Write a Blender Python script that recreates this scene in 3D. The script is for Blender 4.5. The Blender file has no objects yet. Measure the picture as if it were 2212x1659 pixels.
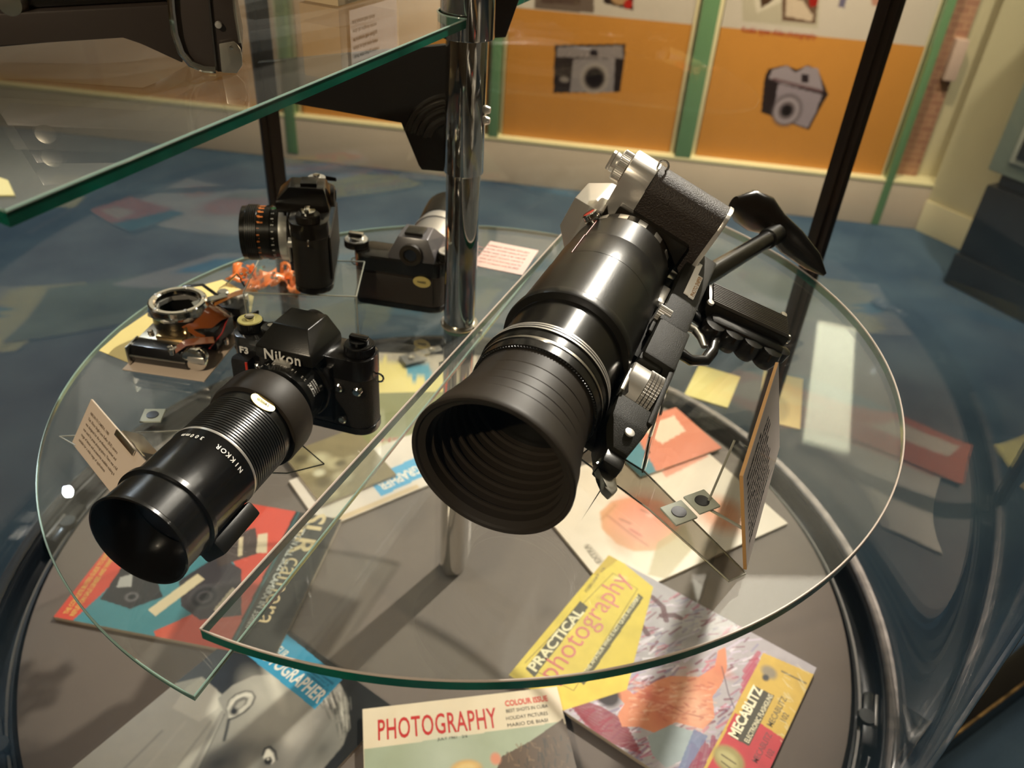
import bpy, bmesh, math, random
import numpy as np
from mathutils import Vector, Matrix
from math import sin, cos, pi, radians, sqrt, atan2, hypot

S = bpy.context.scene
COL = S.collection
random.seed(7)
RNG = np.random.default_rng(11)

# ------------------------------------------------------------------ camera
W, H, F = 2212, 1659, 1750.0
CR = np.array([[0.9973391794, -0.0285415538, -0.0670815987],
               [-0.0377645595, 0.5848117948, -0.8102894562],
               [0.0623570302, 0.8106667283, 0.5821778563]])
CC = np.array([0.0, -0.75, 0.84806869])
cam_d = bpy.data.cameras.new('camera')
cam = bpy.data.objects.new('camera', cam_d)
COL.objects.link(cam)
cam.matrix_world = Matrix([list(CR[i]) + [CC[i]] for i in range(3)] + [[0, 0, 0, 1]])
cam_d.sensor_width = 36.0
cam_d.lens = F * 36.0 / W
cam_d.clip_start = 0.02
cam_d.clip_end = 40
cam_d.dof.use_dof = True
cam_d.dof.focus_distance = 0.56
cam_d.dof.aperture_fstop = 8.0
S.camera = cam

S.view_settings.view_transform = 'Standard'
S.view_settings.look = 'None'
S.view_settings.gamma = 1.0
S.view_settings.use_curve_mapping = False
S.view_settings.exposure = 1.1

try:
    cy = S.cycles
    cy.max_bounces = 6; cy.diffuse_bounces = 2; cy.glossy_bounces = 4; cy.transmission_bounces = 4; cy.transparent_max_bounces = 14
    cy.adaptive_threshold = 0.04; cy.caustics_reflective = False; cy.caustics_refractive = False
except Exception:
    pass

# ------------------------------------------------------------------ light
wd = bpy.data.worlds.new('world'); S.world = wd; wd.use_nodes = True
wd.node_tree.nodes['Background'].inputs[0].default_value = (1.0, 0.86, 0.70, 1)
wd.node_tree.nodes['Background'].inputs[1].default_value = 0.04

def spot(name, loc, target, power, color, angle, blend=0.5, radius=0.03):
    d = bpy.data.lights.new(name, 'SPOT'); d.energy = power; d.color = color
    d.spot_size = radians(angle); d.spot_blend = blend; d.shadow_soft_size = radius
    o = bpy.data.objects.new(name, d); COL.objects.link(o)
    v = Vector(target) - Vector(loc)
    o.matrix_world = Matrix.Translation(Vector(loc)) @ v.to_track_quat('-Z', 'Y').to_matrix().to_4x4()
    return o
def area(name, loc, target, power, color, sx, sy):
    d = bpy.data.lights.new(name, 'AREA'); d.energy = power; d.color = color
    d.shape = 'RECTANGLE'; d.size = sx; d.size_y = sy
    o = bpy.data.objects.new(name, d); COL.objects.link(o)
    v = Vector(target) - Vector(loc)
    o.matrix_world = Matrix.Translation(Vector(loc)) @ v.to_track_quat('-Z', 'Y').to_matrix().to_4x4()
    return o
WARM = (1.0, 0.80, 0.58)
NEUT = (1.0, 0.88, 0.74)
spot('case_spotlight', (0.95, 1.15, 1.93), (0.02, -0.05, 0.2), 165, (1.0, 0.89, 0.78), 42, 0.55, 0.02)
spot('left_spotlight', (-1.32, 1.34, 1.93), (-0.1, -0.1, 0.3), 17, (0.75, 0.86, 1.0), 60, 0.7, 0.013)
spot('front_spotlight', (-0.95, -1.7, 1.93), (0.0, -0.3, 0.45), 62, WARM, 40, 0.7, 0.025)
spot('display_spotlight', (0.9, 1.7, 1.93), (0.4, 2.95, 0.25), 120, WARM, 110, 0.8, 0.05)
spot('corner_spotlight', (1.7, 1.2, 1.93), (2.1, 2.3, 0.25), 50, NEUT, 80, 0.8, 0.05)
area('ceiling_panel_light', (1.18, 0.62, 1.96), (1.18, 0.62, 0), 4.5, NEUT, 0.9, 0.55)
for ux, pw_ in ((-1.5, 20), (0.1, 22), (1.5, 24)): spot('added_uplight', (ux, 2.45 - .12 * ux, 1.0), (ux, 2.1, 2.0), pw_, (1.0, .90, .74), 150, 0.9, 0.012)  # added unseen upward spots, brighten the ceiling so the shelves reflect it milky
spot('carpet_spotlight', (-2.7, 1.7, 1.93), (-1.1, 1.4, -0.6), 60, (1.0, .93, .84), 80, 0.9, 0.05)

# ------------------------------------------------------------------ pixel helpers (frame 2212 x 1659)
ZL, ZR, ZT = 0.3869984, 0.4646220, 0.700
def ray(x, y):
    v = np.array([x - W / 2, -(y - H / 2), -F]); return CR @ (v / np.linalg.norm(v))
def at(x, y, z):
    d = ray(x, y); return CC + (z - CC[2]) / d[2] * d
def atd(x, y, dep):
    return CC + CR @ (np.array([x - W / 2, -(y - H / 2), -F]) / F * dep)
def onpl(x, y, p0, n):
    d = ray(x, y); n = np.array(n, float); return CC + d * np.dot(np.array(p0) - CC, n) / np.dot(d, n)

# ------------------------------------------------------------------ materials
def srgb(h):
    if isinstance(h, str):
        h = h.lstrip('#'); c = [int(h[i:i + 2], 16) / 255 for i in (0, 2, 4)]
    else:
        c = h
    return tuple(((v + 0.055) / 1.055) ** 2.4 if v > 0.04045 else v / 12.92 for v in c)
MATS = {}
def mat(name, col, rough=0.5, metal=0.0, coat=0.0, noise=0.0, nscale=40, bump=0.0, bscale=200, spec=0.5, emis=None, estr=0.0):
    if name in MATS: return MATS[name]
    m = bpy.data.materials.new(name); m.use_nodes = True
    nt = m.node_tree; b = nt.nodes['Principled BSDF']
    c = srgb(col) if isinstance(col, str) else col
    b.inputs['Base Color'].default_value = (*c, 1)
    b.inputs['Roughness'].default_value = rough
    b.inputs['Metallic'].default_value = metal
    b.inputs['Specular IOR Level'].default_value = spec
    if coat: b.inputs['Coat Weight'].default_value = coat; b.inputs['Coat Roughness'].default_value = 0.08
    if emis: b.inputs['Emission Color'].default_value = (*emis, 1); b.inputs['Emission Strength'].default_value = estr
    tc = nt.nodes.new('ShaderNodeTexCoord')
    if noise:
        n = nt.nodes.new('ShaderNodeTexNoise'); n.inputs['Scale'].default_value = nscale; n.inputs['Detail'].default_value = 6
        nt.links.new(tc.outputs['Object'], n.inputs['Vector'])
        mr = nt.nodes.new('ShaderNodeMapRange'); mr.inputs['From Min'].default_value = 0.3; mr.inputs['From Max'].default_value = 0.7
        mr.inputs['To Min'].default_value = 1 - noise; mr.inputs['To Max'].default_value = 1 + noise
        nt.links.new(n.outputs[0], mr.inputs['Value'])
        mx = nt.nodes.new('ShaderNodeVectorMath'); mx.operation = 'SCALE'; mx.inputs[0].default_value = c
        nt.links.new(mr.outputs[0], mx.inputs['Scale']); nt.links.new(mx.outputs[0], b.inputs['Base Color'])
    if bump:
        n = nt.nodes.new('ShaderNodeTexNoise'); n.inputs['Scale'].default_value = bscale; n.inputs['Detail'].default_value = 4
        nt.links.new(tc.outputs['Object'], n.inputs['Vector'])
        bp = nt.nodes.new('ShaderNodeBump'); bp.inputs['Strength'].default_value = bump; bp.inputs['Distance'].default_value = 0.001
        nt.links.new(n.outputs[0], bp.inputs['Height']); nt.links.new(bp.outputs[0], b.inputs['Normal'])
    MATS[name] = m; return m
def glassmat(name, tint, dust=0.03, ior=1.5, rough=0.0, dustcol=(0.8, 0.8, 0.76)):
    if name in MATS: return MATS[name]
    m = bpy.data.materials.new(name); m.use_nodes = True; nt = m.node_tree
    for n in list(nt.nodes): nt.nodes.remove(n)
    out = nt.nodes.new('ShaderNodeOutputMaterial')
    t = nt.nodes.new('ShaderNodeBsdfTransparent'); t.inputs[0].default_value = (*tint, 1)
    g = nt.nodes.new('ShaderNodeBsdfGlossy'); g.inputs['Roughness'].default_value = rough; g.inputs['Color'].default_value = (1, 1, 1, 1)
    fr = nt.nodes.new('ShaderNodeFresnel'); fr.inputs['IOR'].default_value = ior
    # a slab seen from its far face must not report total internal reflection: the fresnel term is taken on the facing normal
    geo = nt.nodes.new('ShaderNodeNewGeometry')
    vm = nt.nodes.new('ShaderNodeVectorMath'); vm.operation = 'DOT_PRODUCT'
    nt.links.new(geo.outputs['Incoming'], vm.inputs[0]); nt.links.new(geo.outputs['Normal'], vm.inputs[1])
    ab = nt.nodes.new('ShaderNodeMath'); ab.operation = 'ABSOLUTE'; nt.links.new(vm.outputs['Value'], ab.inputs[0])
    om = nt.nodes.new('ShaderNodeMath'); om.operation = 'SUBTRACT'; om.inputs[0].default_value = 1.0; nt.links.new(ab.outputs[0], om.inputs[1])
    pw = nt.nodes.new('ShaderNodeMath'); pw.operation = 'POWER'; nt.links.new(om.outputs[0], pw.inputs[0]); pw.inputs[1].default_value = 5.0
    r0 = ((ior - 1) / (ior + 1)) ** 2
    ma = nt.nodes.new('ShaderNodeMath'); ma.operation = 'MULTIPLY_ADD'; nt.links.new(pw.outputs[0], ma.inputs[0]); ma.inputs[1].default_value = 1 - r0; ma.inputs[2].default_value = r0
    nt.nodes.remove(fr)
    mx = nt.nodes.new('ShaderNodeMixShader'); nt.links.new(ma.outputs[0], mx.inputs[0]); nt.links.new(t.outputs[0], mx.inputs[1]); nt.links.new(g.outputs[0], mx.inputs[2])
    last = mx
    if dust:
        d = nt.nodes.new('ShaderNodeBsdfDiffuse'); d.inputs[0].default_value = (*dustcol, 1)
        tc = nt.nodes.new('ShaderNodeTexCoord'); n = nt.nodes.new('ShaderNodeTexNoise'); n.inputs['Scale'].default_value = 9; n.inputs['Detail'].default_value = 5
        nt.links.new(tc.outputs['Object'], n.inputs['Vector'])
        mr = nt.nodes.new('ShaderNodeMapRange'); mr.inputs['From Min'].default_value = 0.25; mr.inputs['From Max'].default_value = 0.75
        mr.inputs['To Min'].default_value = dust * 0.5; mr.inputs['To Max'].default_value = dust * 1.5
        nt.links.new(n.outputs[0], mr.inputs['Value'])
        m2 = nt.nodes.new('ShaderNodeMixShader'); nt.links.new(mr.outputs[0], m2.inputs[0]); nt.links.new(mx.outputs[0], m2.inputs[1]); nt.links.new(d.outputs[0], m2.inputs[2])
        last = m2
    nt.links.new(last.outputs[0], out.inputs[0])
    MATS[name] = m; return m
def printmat(name='printed_paper', rough=0.35, coat=0.15):
    if name in MATS: return MATS[name]
    m = bpy.data.materials.new(name); m.use_nodes = True; nt = m.node_tree; b = nt.nodes['Principled BSDF']
    a = nt.nodes.new('ShaderNodeAttribute'); a.attribute_name = 'Col'
    nt.links.new(a.outputs['Color'], b.inputs['Base Color'])
    b.inputs['Roughness'].default_value = rough; b.inputs['Coat Weight'].default_value = coat; b.inputs['Coat Roughness'].default_value = 0.15
    MATS[name] = m; return m

M_black = mat('black_paint', (0.006, 0.005, 0.004), 0.25, coat=0.3, bump=0.03)
M_satin = mat('satin_black', (0.008, 0.007, 0.005), 0.30, bump=0.05, bscale=900)
M_rubber = mat('matte_rubber', (0.024, 0.018, 0.012), 0.5, spec=.3)
M_leather = mat('black_leatherette', (0.008, 0.006, 0.004), 0.42, spec=.35, bump=0.7, bscale=1400)
M_wrinkle = mat('wrinkle_enamel', (0.011, 0.010, 0.006), 0.48, spec=.22, bump=0.35, bscale=1600)
M_anod = mat('black_anodised', (0.010, 0.009, 0.007), 0.22, metal=0.2)
M_chrome = mat('chrome', (0.72, 0.70, 0.66), 0.06, metal=1.0)
M_satchrome = mat('satin_chrome', (0.72, 0.69, 0.64), 0.32, metal=0.72, bump=0.03, bscale=1500)
M_steel = mat('brushed_steel', (0.55, 0.52, 0.45), 0.3, metal=1.0)
M_white = mat('white_print', (0.85, 0.83, 0.78), 0.5)
M_red = mat('red_enamel', (0.6, 0.04, 0.02), 0.35)
M_orange = mat('orange_print', (0.75, 0.28, 0.05), 0.45)
M_gold = mat('gold_sticker', (0.80, 0.62, 0.22), 0.35, metal=0.3)
M_ink = mat('black_ink', (0.02, 0.018, 0.016), 0.6)
M_lensglass = mat('coated_lens_glass', (0.008, 0.010, 0.016), 0.03, coat=1.0)
M_glass = glassmat('shelf_glass', (0.955, 0.975, 0.962), 0.028)
M_caseglass = glassmat('case_glass', (0.97, 0.98, 0.975), 0)
M_acrylic = glassmat('clear_acrylic', (0.97, 0.975, 0.965), 0, 1.49)
M_glassedge = mat('green_glass_edge', (0.002, 0.105, 0.066), 0.16, coat=0.15, noise=0.5, nscale=22, spec=.3)
M_palegreen = mat('pale_edge_highlight', (0.28, 0.42, 0.36), 0.12, coat=0.5)
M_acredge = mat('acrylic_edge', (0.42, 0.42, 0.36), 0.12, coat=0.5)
M_tintacr = glassmat('smoky_acrylic', (0.62, 0.60, 0.56), 0, 1.49)
M_edgelight = mat('edge_highlight', (0.62, 0.52, 0.45), 0.2, coat=0.5)
M_paper = mat('paper_stock', (0.62, 0.52, 0.40), 0.7)
M_card = mat('cream_card', (0.74, 0.60, 0.48), 0.6)
M_tan = mat('tan_card_edge', (0.62, 0.34, 0.12), 0.6)

# ------------------------------------------------------------------ mesh helpers
def V(a): return Vector([float(x) for x in a])
def basis(o, x, y, z):
    x, y, z, o = V(x), V(y), V(z), V(o)
    return Matrix(((x.x, y.x, z.x, o.x), (x.y, y.y, z.y, o.y), (x.z, y.z, z.z, o.z), (0, 0, 0, 1)))
def frame_z(o, zdir, xhint):
    z = V(zdir).normalized(); x = V(xhint); x = (x - z * x.dot(z)).normalized(); y = z.cross(x)
    return basis(o, x, y, z)
I4 = Matrix.Identity(4)
AX = {'z': I4, 'x': Matrix(((0, 0, 1, 0), (0, 1, 0, 0), (-1, 0, 0, 0), (0, 0, 0, 1))), 'y': Matrix(((1, 0, 0, 0), (0, 0, 1, 0), (0, -1, 0, 0), (0, 0, 0, 1)))}

class MB:
    def __init__(s): s.bm = bmesh.new(); s.mats = []
    def mi(s, m):
        if m not in s.mats: s.mats.append(m)
        return s.mats.index(m)
    def geo(s, vs, fs, m, smooth=False, M=I4):
        bv = [s.bm.verts.new(M @ V(v)) for v in vs]; k = s.mi(m)
        for f in fs:
            try: q = s.bm.faces.new([bv[i] for i in f])
            except ValueError: continue
            q.material_index = k; q.smooth = smooth
        return s
    def box(s, c, size, m, bev=0.0, M=I4, seg=2):
        t = bmesh.new(); bmesh.ops.create_cube(t, size=1.0)
        for v in t.verts: v.co = Vector((v.co.x * size[0] + c[0], v.co.y * size[1] + c[1], v.co.z * size[2] + c[2]))
        if bev: bmesh.ops.bevel(t, geom=t.edges[:], offset=bev, segments=seg, affect='EDGES', profile=0.6)
        return s.merge(t, m, bool(bev), M)
    def hull(s, pts, m, bev=0.0, M=I4, smooth=False):
        t = bmesh.new(); vs = [t.verts.new(V(p)) for p in pts]; r = bmesh.ops.convex_hull(t, input=vs)
        bmesh.ops.delete(t, geom=[g for g in r['geom_interior'] if isinstance(g, bmesh.types.BMVert)], context='VERTS')
        bmesh.ops.dissolve_limit(t, angle_limit=0.02, verts=t.verts[:], edges=t.edges[:])
        if bev: bmesh.ops.bevel(t, geom=t.edges[:], offset=bev, segments=2, affect='EDGES', profile=0.6)
        return s.merge(t, m, bool(bev) or smooth, M)
    def merge(s, t, m, smooth, M):
        bmesh.ops.recalc_face_normals(t, faces=t.faces[:]); k = s.mi(m)
        mp = {v: s.bm.verts.new(M @ v.co) for v in t.verts}
        for f in t.faces:
            q = s.bm.faces.new([mp[v] for v in f.verts]); q.material_index = k; q.smooth = smooth
        t.free(); return s
    def prism(s, pts, z0, z1, m, M=I4, bev=0.0, smooth=False):
        t = bmesh.new(); n = len(pts)
        a = [t.verts.new((p[0], p[1], z0)) for p in pts]; b = [t.verts.new((p[0], p[1], z1)) for p in pts]
        t.faces.new(a[::-1]); t.faces.new(b)
        for i in range(n): t.faces.new((a[i], a[(i + 1) % n], b[(i + 1) % n], b[i]))
        if bev: bmesh.ops.bevel(t, geom=t.edges[:], offset=bev, segments=2, affect='EDGES', profile=0.6)
        return s.merge(t, m, bool(bev) or smooth, M)
    def lathe(s, prof, m, M=I4, seg=64, smooth=True, arc=None):
        # prof: list of (r, z[, material]) along local z ; r=0 closes
        rings = []; full = arc is None; a0, a1 = (0, 2 * pi) if full else arc; n = seg if full else seg + 1
        for p in prof:
            r, z = p[0], p[1]
            if r < 1e-7: rings.append([s.bm.verts.new(M @ Vector((0, 0, z)))])
            else: rings.append([s.bm.verts.new(M @ Vector((r * cos(a0 + (a1 - a0) * i / seg), r * sin(a0 + (a1 - a0) * i / seg), z))) for i in range(n)])
        for j in range(len(prof) - 1):
            mm = prof[j + 1][2] if len(prof[j + 1]) > 2 else m; k = s.mi(mm); A, B = rings[j], rings[j + 1]
            for i in range(seg):
                i2 = (i + 1) % n
                if len(A) == 1 and len(B) == 1: continue
                vs = [A[0], B[i2], B[i]] if len(A) == 1 else ([A[i], A[i2], B[0]] if len(B) == 1 else [A[i], A[i2], B[i2], B[i]])
                f = s.bm.faces.new(vs); f.material_index = k; f.smooth = smooth
        return s
    def cyl(s, p0, p1, r0, m, r1=None, seg=24, bev=0.0):
        p0, p1 = V(p0), V(p1); L = (p1 - p0).length; r1 = r0 if r1 is None else r1
        d = (p1 - p0).normalized(); h = Vector((1, 0, 0)) if abs(d.x) < 0.8 else Vector((0, 1, 0))
        Mx = frame_z(p0, d, h)
        if bev: return s.lathe([(0, 0), (r0 - bev, 0), (r0, bev), (r1, L - bev), (r1 - bev, L), (0, L)], m, Mx, seg)
        return s.lathe([(0, 0), (r0, 0), (r0, 1e-5), (r1, L - 1e-5), (r1, L), (0, L)], m, Mx, seg)
    def knurl(s, r, z0, z1, n, depth, m, M=I4):
        prof = []
        vs = []; k = s.mi(m)
        for z in (z0, z1):
            vs.append([s.bm.verts.new(M @ Vector(((r + (depth if i % 2 else 0)) * cos(2 * pi * i / (2 * n)), (r + (depth if i % 2 else 0)) * sin(2 * pi * i / (2 * n)), z))) for i in range(2 * n)])
        for i in range(2 * n):
            j = (i + 1) % (2 * n)
            f = s.bm.faces.new((vs[0][i], vs[0][j], vs[1][j], vs[1][i])); f.material_index = k
        c = [s.bm.verts.new(M @ Vector((0, 0, z))) for z in (z0, z1)]
        for a in (0, 1):
            for i in range(2 * n):
                f = s.bm.faces.new((vs[a][i], vs[a][(i + 1) % (2 * n)], c[a])); f.material_index = k
        return s
    def tube(s, pts, rad, m, seg=12, flat=1.0, closed=False):
        P = [V(p) for p in pts]; n = len(P); R = rad if isinstance(rad, (list, tuple)) else [rad] * n; k = s.mi(m)
        rings = []; up = None
        for i in range(n):
            if closed: d = (P[(i + 1) % n] - P[i - 1]).normalized()
            else: d = (P[min(i + 1, n - 1)] - P[max(i - 1, 0)]).normalized()
            if up is None: up = Vector((0, 0, 1)) if abs(d.z) < 0.9 else Vector((1, 0, 0))
            x = d.cross(up).normalized(); up = x.cross(d).normalized()
            rings.append([s.bm.verts.new(P[i] + (x * cos(2 * pi * j / seg) + up * sin(2 * pi * j / seg) * flat) * R[i]) for j in range(seg)])
        for i in range(n if closed else n - 1):
            A, B = rings[i], rings[(i + 1) % n]
            for j in range(seg):
                f = s.bm.faces.new((A[j], A[(j + 1) % seg], B[(j + 1) % seg], B[j])); f.material_index = k; f.smooth = True
        if not closed:
            for q in (rings[0][::-1], rings[-1]):
                f = s.bm.faces.new(q); f.material_index = k
        return s
    def build(s, name, parent=None, sharp=35, mw=None):
        bmesh.ops.recalc_face_normals(s.bm, faces=s.bm.faces[:])
        me = bpy.data.meshes.new(name); s.bm.to_mesh(me); s.bm.free()
        for m in s.mats: me.materials.append(m)
        try: me.set_sharp_from_angle(angle=radians(sharp))
        except Exception: pass
        o = bpy.data.objects.new(name, me); COL.objects.link(o)
        if parent is not None: o.parent = parent
        elif mw is not None: o.matrix_world = mw
        return o

def tag(o, label=None, cat=None, group=None, kind=None):
    if label: o['label'] = label
    if cat: o['category'] = cat
    if group: o['group'] = group
    if kind: o['kind'] = kind
    return o
def empty(name, M, label, cat, group=None):
    o = bpy.data.objects.new(name, None); COL.objects.link(o); o.matrix_world = M; o.empty_display_size = 0.02
    return tag(o, label, cat, group)
def text(s, size, m, parent, M, name='lettering', bold=0.0, align='LEFT', sx=1.0, ext=0.00005, space=1.0, shear=0.0, line=1.0):
    c = bpy.data.curves.new(name, 'FONT'); c.body = s; c.size = size; c.extrude = ext; c.offset = bold * size
    c.align_x = align; c.space_character = space; c.shear = shear; c.resolution_u = 3; c.space_line = line
    t = bpy.data.objects.new(name + '_tmp', c); COL.objects.link(t)
    bpy.context.view_layer.update()
    me = bpy.data.meshes.new_from_object(t.evaluated_get(bpy.context.evaluated_depsgraph_get()))
    bpy.data.objects.remove(t); bpy.data.curves.remove(c)
    me.transform(M @ Matrix.Diagonal((sx, 1, 1, 1))); me.materials.clear(); me.materials.append(m); me.name = name
    o = bpy.data.objects.new(name, me); COL.objects.link(o)
    if parent is not None: o.parent = parent
    return o

# ------------------------------------------------------------------ printed artwork: colour grids
class Art:
    """a printed picture as a grid of coloured vertices; uv runs 0..w, 0..h with v downwards"""
    def __init__(s, w, h, bg):
        s.w, s.h = w, h; s.a = np.zeros((h, w, 3)); s.a[:] = srgb(bg)
        s.X, s.Y = np.meshgrid(np.arange(w) + .5, np.arange(h) + .5)
    def put(s, mask, col, al=1.0):
        c = np.array(srgb(col)) if isinstance(col, str) else np.array(col)
        k = (mask * al)[..., None]; s.a = s.a * (1 - k) + c * k; return s
    def poly(s, pts, col, al=1.0):
        P = np.array(pts, float); ins = np.zeros(s.X.shape, bool); n = len(P)
        for i in range(n):
            x0, y0 = P[i]; x1, y1 = P[(i + 1) % n]
            if y0 == y1: continue
            c = ((y0 > s.Y) != (y1 > s.Y)) & (s.X < (x1 - x0) * (s.Y - y0) / (y1 - y0) + x0); ins ^= c
        return s.put(ins.astype(float), col, al)
    def ell(s, cx, cy, rx, ry, col, rot=0.0, soft=0.15, al=1.0):
        c, q = cos(rot), sin(rot); dx, dy = s.X - cx, s.Y - cy
        d = np.sqrt(((dx * c + dy * q) / rx) ** 2 + ((-dx * q + dy * c) / ry) ** 2)
        return s.put(np.clip((1 + soft - d) / (2 * soft), 0, 1), col, al)
    def line(s, pts, wd, col, al=1.0):
        best = np.full(s.X.shape, 1e9)
        for (x0, y0), (x1, y1) in zip(pts[:-1], pts[1:]):
            L2 = (x1 - x0) ** 2 + (y1 - y0) ** 2 + 1e-9
            t = np.clip(((s.X - x0) * (x1 - x0) + (s.Y - y0) * (y1 - y0)) / L2, 0, 1)
            best = np.minimum(best, np.hypot(s.X - x0 - t * (x1 - x0), s.Y - y0 - t * (y1 - y0)))
        return s.put(np.clip(wd / 2 + .6 - best, 0, 1), col, al)
    def blur(s, n=1):
        for _ in range(n):
            p = np.pad(s.a, ((1, 1), (1, 1), (0, 0)), mode='edge'); s.a = (p[:-2, 1:-1] + p[2:, 1:-1] + p[1:-1, :-2] + p[1:-1, 2:] + 2 * s.a) / 6
        return s
    def noise(s, amp, cell=8, mask=None):
        n = np.zeros((s.h, s.w)); c = cell; k = 1.0
        for _ in range(3):
            g = RNG.random((int(s.h / c) + 3, int(s.w / c) + 3)); yy, xx = s.Y / c, s.X / c
            i, j = yy.astype(int), xx.astype(int); fy, fx = yy - i, xx - j
            n += k * ((g[i, j] * (1 - fx) + g[i, j + 1] * fx) * (1 - fy) + (g[i + 1, j] * (1 - fx) + g[i + 1, j + 1] * fx) * fy - .5); k *= .6; c = max(1.5, c / 2)
        f = 1 + amp * n
        if mask is not None: f = 1 + (f - 1) * mask
        s.a = np.clip(s.a * f[..., None], 0, 1); return s
    def mesh(s, name, wm, hm, M, parent, m=None, z=0.0):
        # wm x hm metres, local x right, local y up, top-left at (0,0)
        w, h = s.w, s.h
        xs = np.linspace(0, wm, w + 1); ys = -np.linspace(0, hm, h + 1)
        XX, YY = np.meshgrid(xs, ys); co = np.stack([XX, YY, np.full_like(XX, z)], -1).reshape(-1, 3)
        co = np.c_[co, np.ones(len(co))] @ np.array(M).T
        idx = np.arange((w + 1) * (h + 1)).reshape(h + 1, w + 1)
        fs = np.stack([idx[1:, :-1], idx[1:, 1:], idx[:-1, 1:], idx[:-1, :-1]], -1).reshape(-1)
        me = bpy.data.meshes.new(name); me.vertices.add(len(co)); me.vertices.foreach_set('co', co[:, :3].ravel())
        me.loops.add(len(fs)); me.loops.foreach_set('vertex_index', fs)
        me.polygons.add(w * h); me.polygons.foreach_set('loop_start', np.arange(0, 4 * w * h, 4)); me.polygons.foreach_set('loop_total', np.full(w * h, 4))
        me.update(calc_edges=True)
        at_ = me.color_attributes.new('Col', 'FLOAT_COLOR', 'POINT')
        pad = np.pad(s.a, ((0, 1), (0, 1), (0, 0)), mode='edge'); rgba = np.concatenate([pad, np.ones(pad.shape[:2] + (1,))], -1)
        at_.data.foreach_set('color', rgba.astype(np.float32).ravel())
        me.materials.append(m or printmat())
        o = bpy.data.objects.new(name, me); COL.objects.link(o)
        if parent is not None: o.parent = parent
        return o
# ================================================================== room
ZF = -0.6
def carpet():
    m = bpy.data.materials.new('blue_carpet'); m.use_nodes = True; nt = m.node_tree; b = nt.nodes['Principled BSDF']
    tc = nt.nodes.new('ShaderNodeTexCoord')
    n1 = nt.nodes.new('ShaderNodeTexNoise'); n1.inputs['Scale'].default_value = 3.2; n1.inputs['Detail'].default_value = 5
    n2 = nt.nodes.new('ShaderNodeTexNoise'); n2.inputs['Scale'].default_value = 420; n2.inputs['Detail'].default_value = 2
    for n in (n1, n2): nt.links.new(tc.outputs['Object'], n.inputs['Vector'])
    cr = nt.nodes.new('ShaderNodeValToRGB'); cr.color_ramp.elements[0].position = .3; cr.color_ramp.elements[1].position = .72
    cr.color_ramp.elements[0].color = (0.026, 0.062, 0.115, 1); cr.color_ramp.elements[1].color = (0.072, 0.128, 0.185, 1)
    nt.links.new(n1.outputs[0], cr.inputs[0])
    mr = nt.nodes.new('ShaderNodeMapRange'); mr.inputs['To Min'].default_value = .55; mr.inputs['To Max'].default_value = 1.5; nt.links.new(n2.outputs[0], mr.inputs[0])
    vm = nt.nodes.new('ShaderNodeVectorMath'); vm.operation = 'SCALE'; nt.links.new(cr.outputs[0], vm.inputs[0]); nt.links.new(mr.outputs[0], vm.inputs['Scale'])
    nt.links.new(vm.outputs[0], b.inputs['Base Color']); b.inputs['Roughness'].default_value = 0.95
    bp = nt.nodes.new('ShaderNodeBump'); bp.inputs['Strength'].default_value = .6; bp.inputs['Distance'].default_value = .003
    nt.links.new(n2.outputs[0], bp.inputs['Height']); nt.links.new(bp.outputs[0], b.inputs['Normal'])
    return m
M_carpet = carpet()
M_cream = mat('cream_wall_paint', '#CFC49C', 0.7, noise=0.04, nscale=3)
M_beige = mat('beige_plinth_paint', '#D0BFA8', 0.65, noise=0.04, nscale=4)
M_ceil = mat('white_ceiling_paint', '#D8D2C4', 0.8)
M_dim = mat('brown_wall_paint', '#8A7660', 0.8, noise=0.1, nscale=2)

def struct(name, mb, **k):
    o = mb.build(name, **k); o['kind'] = 'structure'; return o
mb = MB(); mb.box((0.2, 0.2, ZF - 0.02), (7, 7.4, 0.04), M_carpet); struct('floor', mb)
mb = MB(); mb.box((0.2, 0.2, 2.02), (7, 7.4, 0.04), M_ceil); struct('ceiling', mb)
# back wall: normal NW, tangent TW
NW = np.array([.174, .985, 0]); NW /= np.linalg.norm(NW); TW = np.array([NW[1], -NW[0], 0]); DW = 2.869 / 1.00026
def wp(u, z, off=0.0): return TW * u + NW * (DW + off) + np.array([0, 0, z])
WB = 0.04                                   # set-back of the display boards behind the plinth face
def wpx(px, py, off=WB):
    P = onpl(px, py, NW * (DW + off), NW); return float(P @ TW), float(P[2])
MW = basis((0, 0, 0), TW, (0, 0, 1), -NW)   # local x along wall, y up, z towards the room
def wbox(mb, u0, u1, z0, z1, o0, o1, m, bev=0.0):   # o: distance behind the plinth face
    mb.box(((u0 + u1) / 2, (z0 + z1) / 2, -(DW + (o0 + o1) / 2)), (u1 - u0, z1 - z0, o1 - o0), m, bev, MW)
UR = 1.60                                   # where the boards end and the corner starts
mb = MB(); wbox(mb, -4.4, 2.2, ZF, 2.0, 0.10, 0.16, M_cream); struct('wall_back', mb)
mb = MB(); wbox(mb, -4.4, 2.05 - .06, ZF, -0.40, 0.0, 0.10, M_beige, .004); struct('trim_1', mb)
M_ledge = mat('cream_ledge', '#EFE6B4', 0.5)
mb = MB(); wbox(mb, -4.4, 1.99, -0.402, -0.388, -0.004, 0.10, M_ledge, .002); struct('trim_2', mb)

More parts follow.
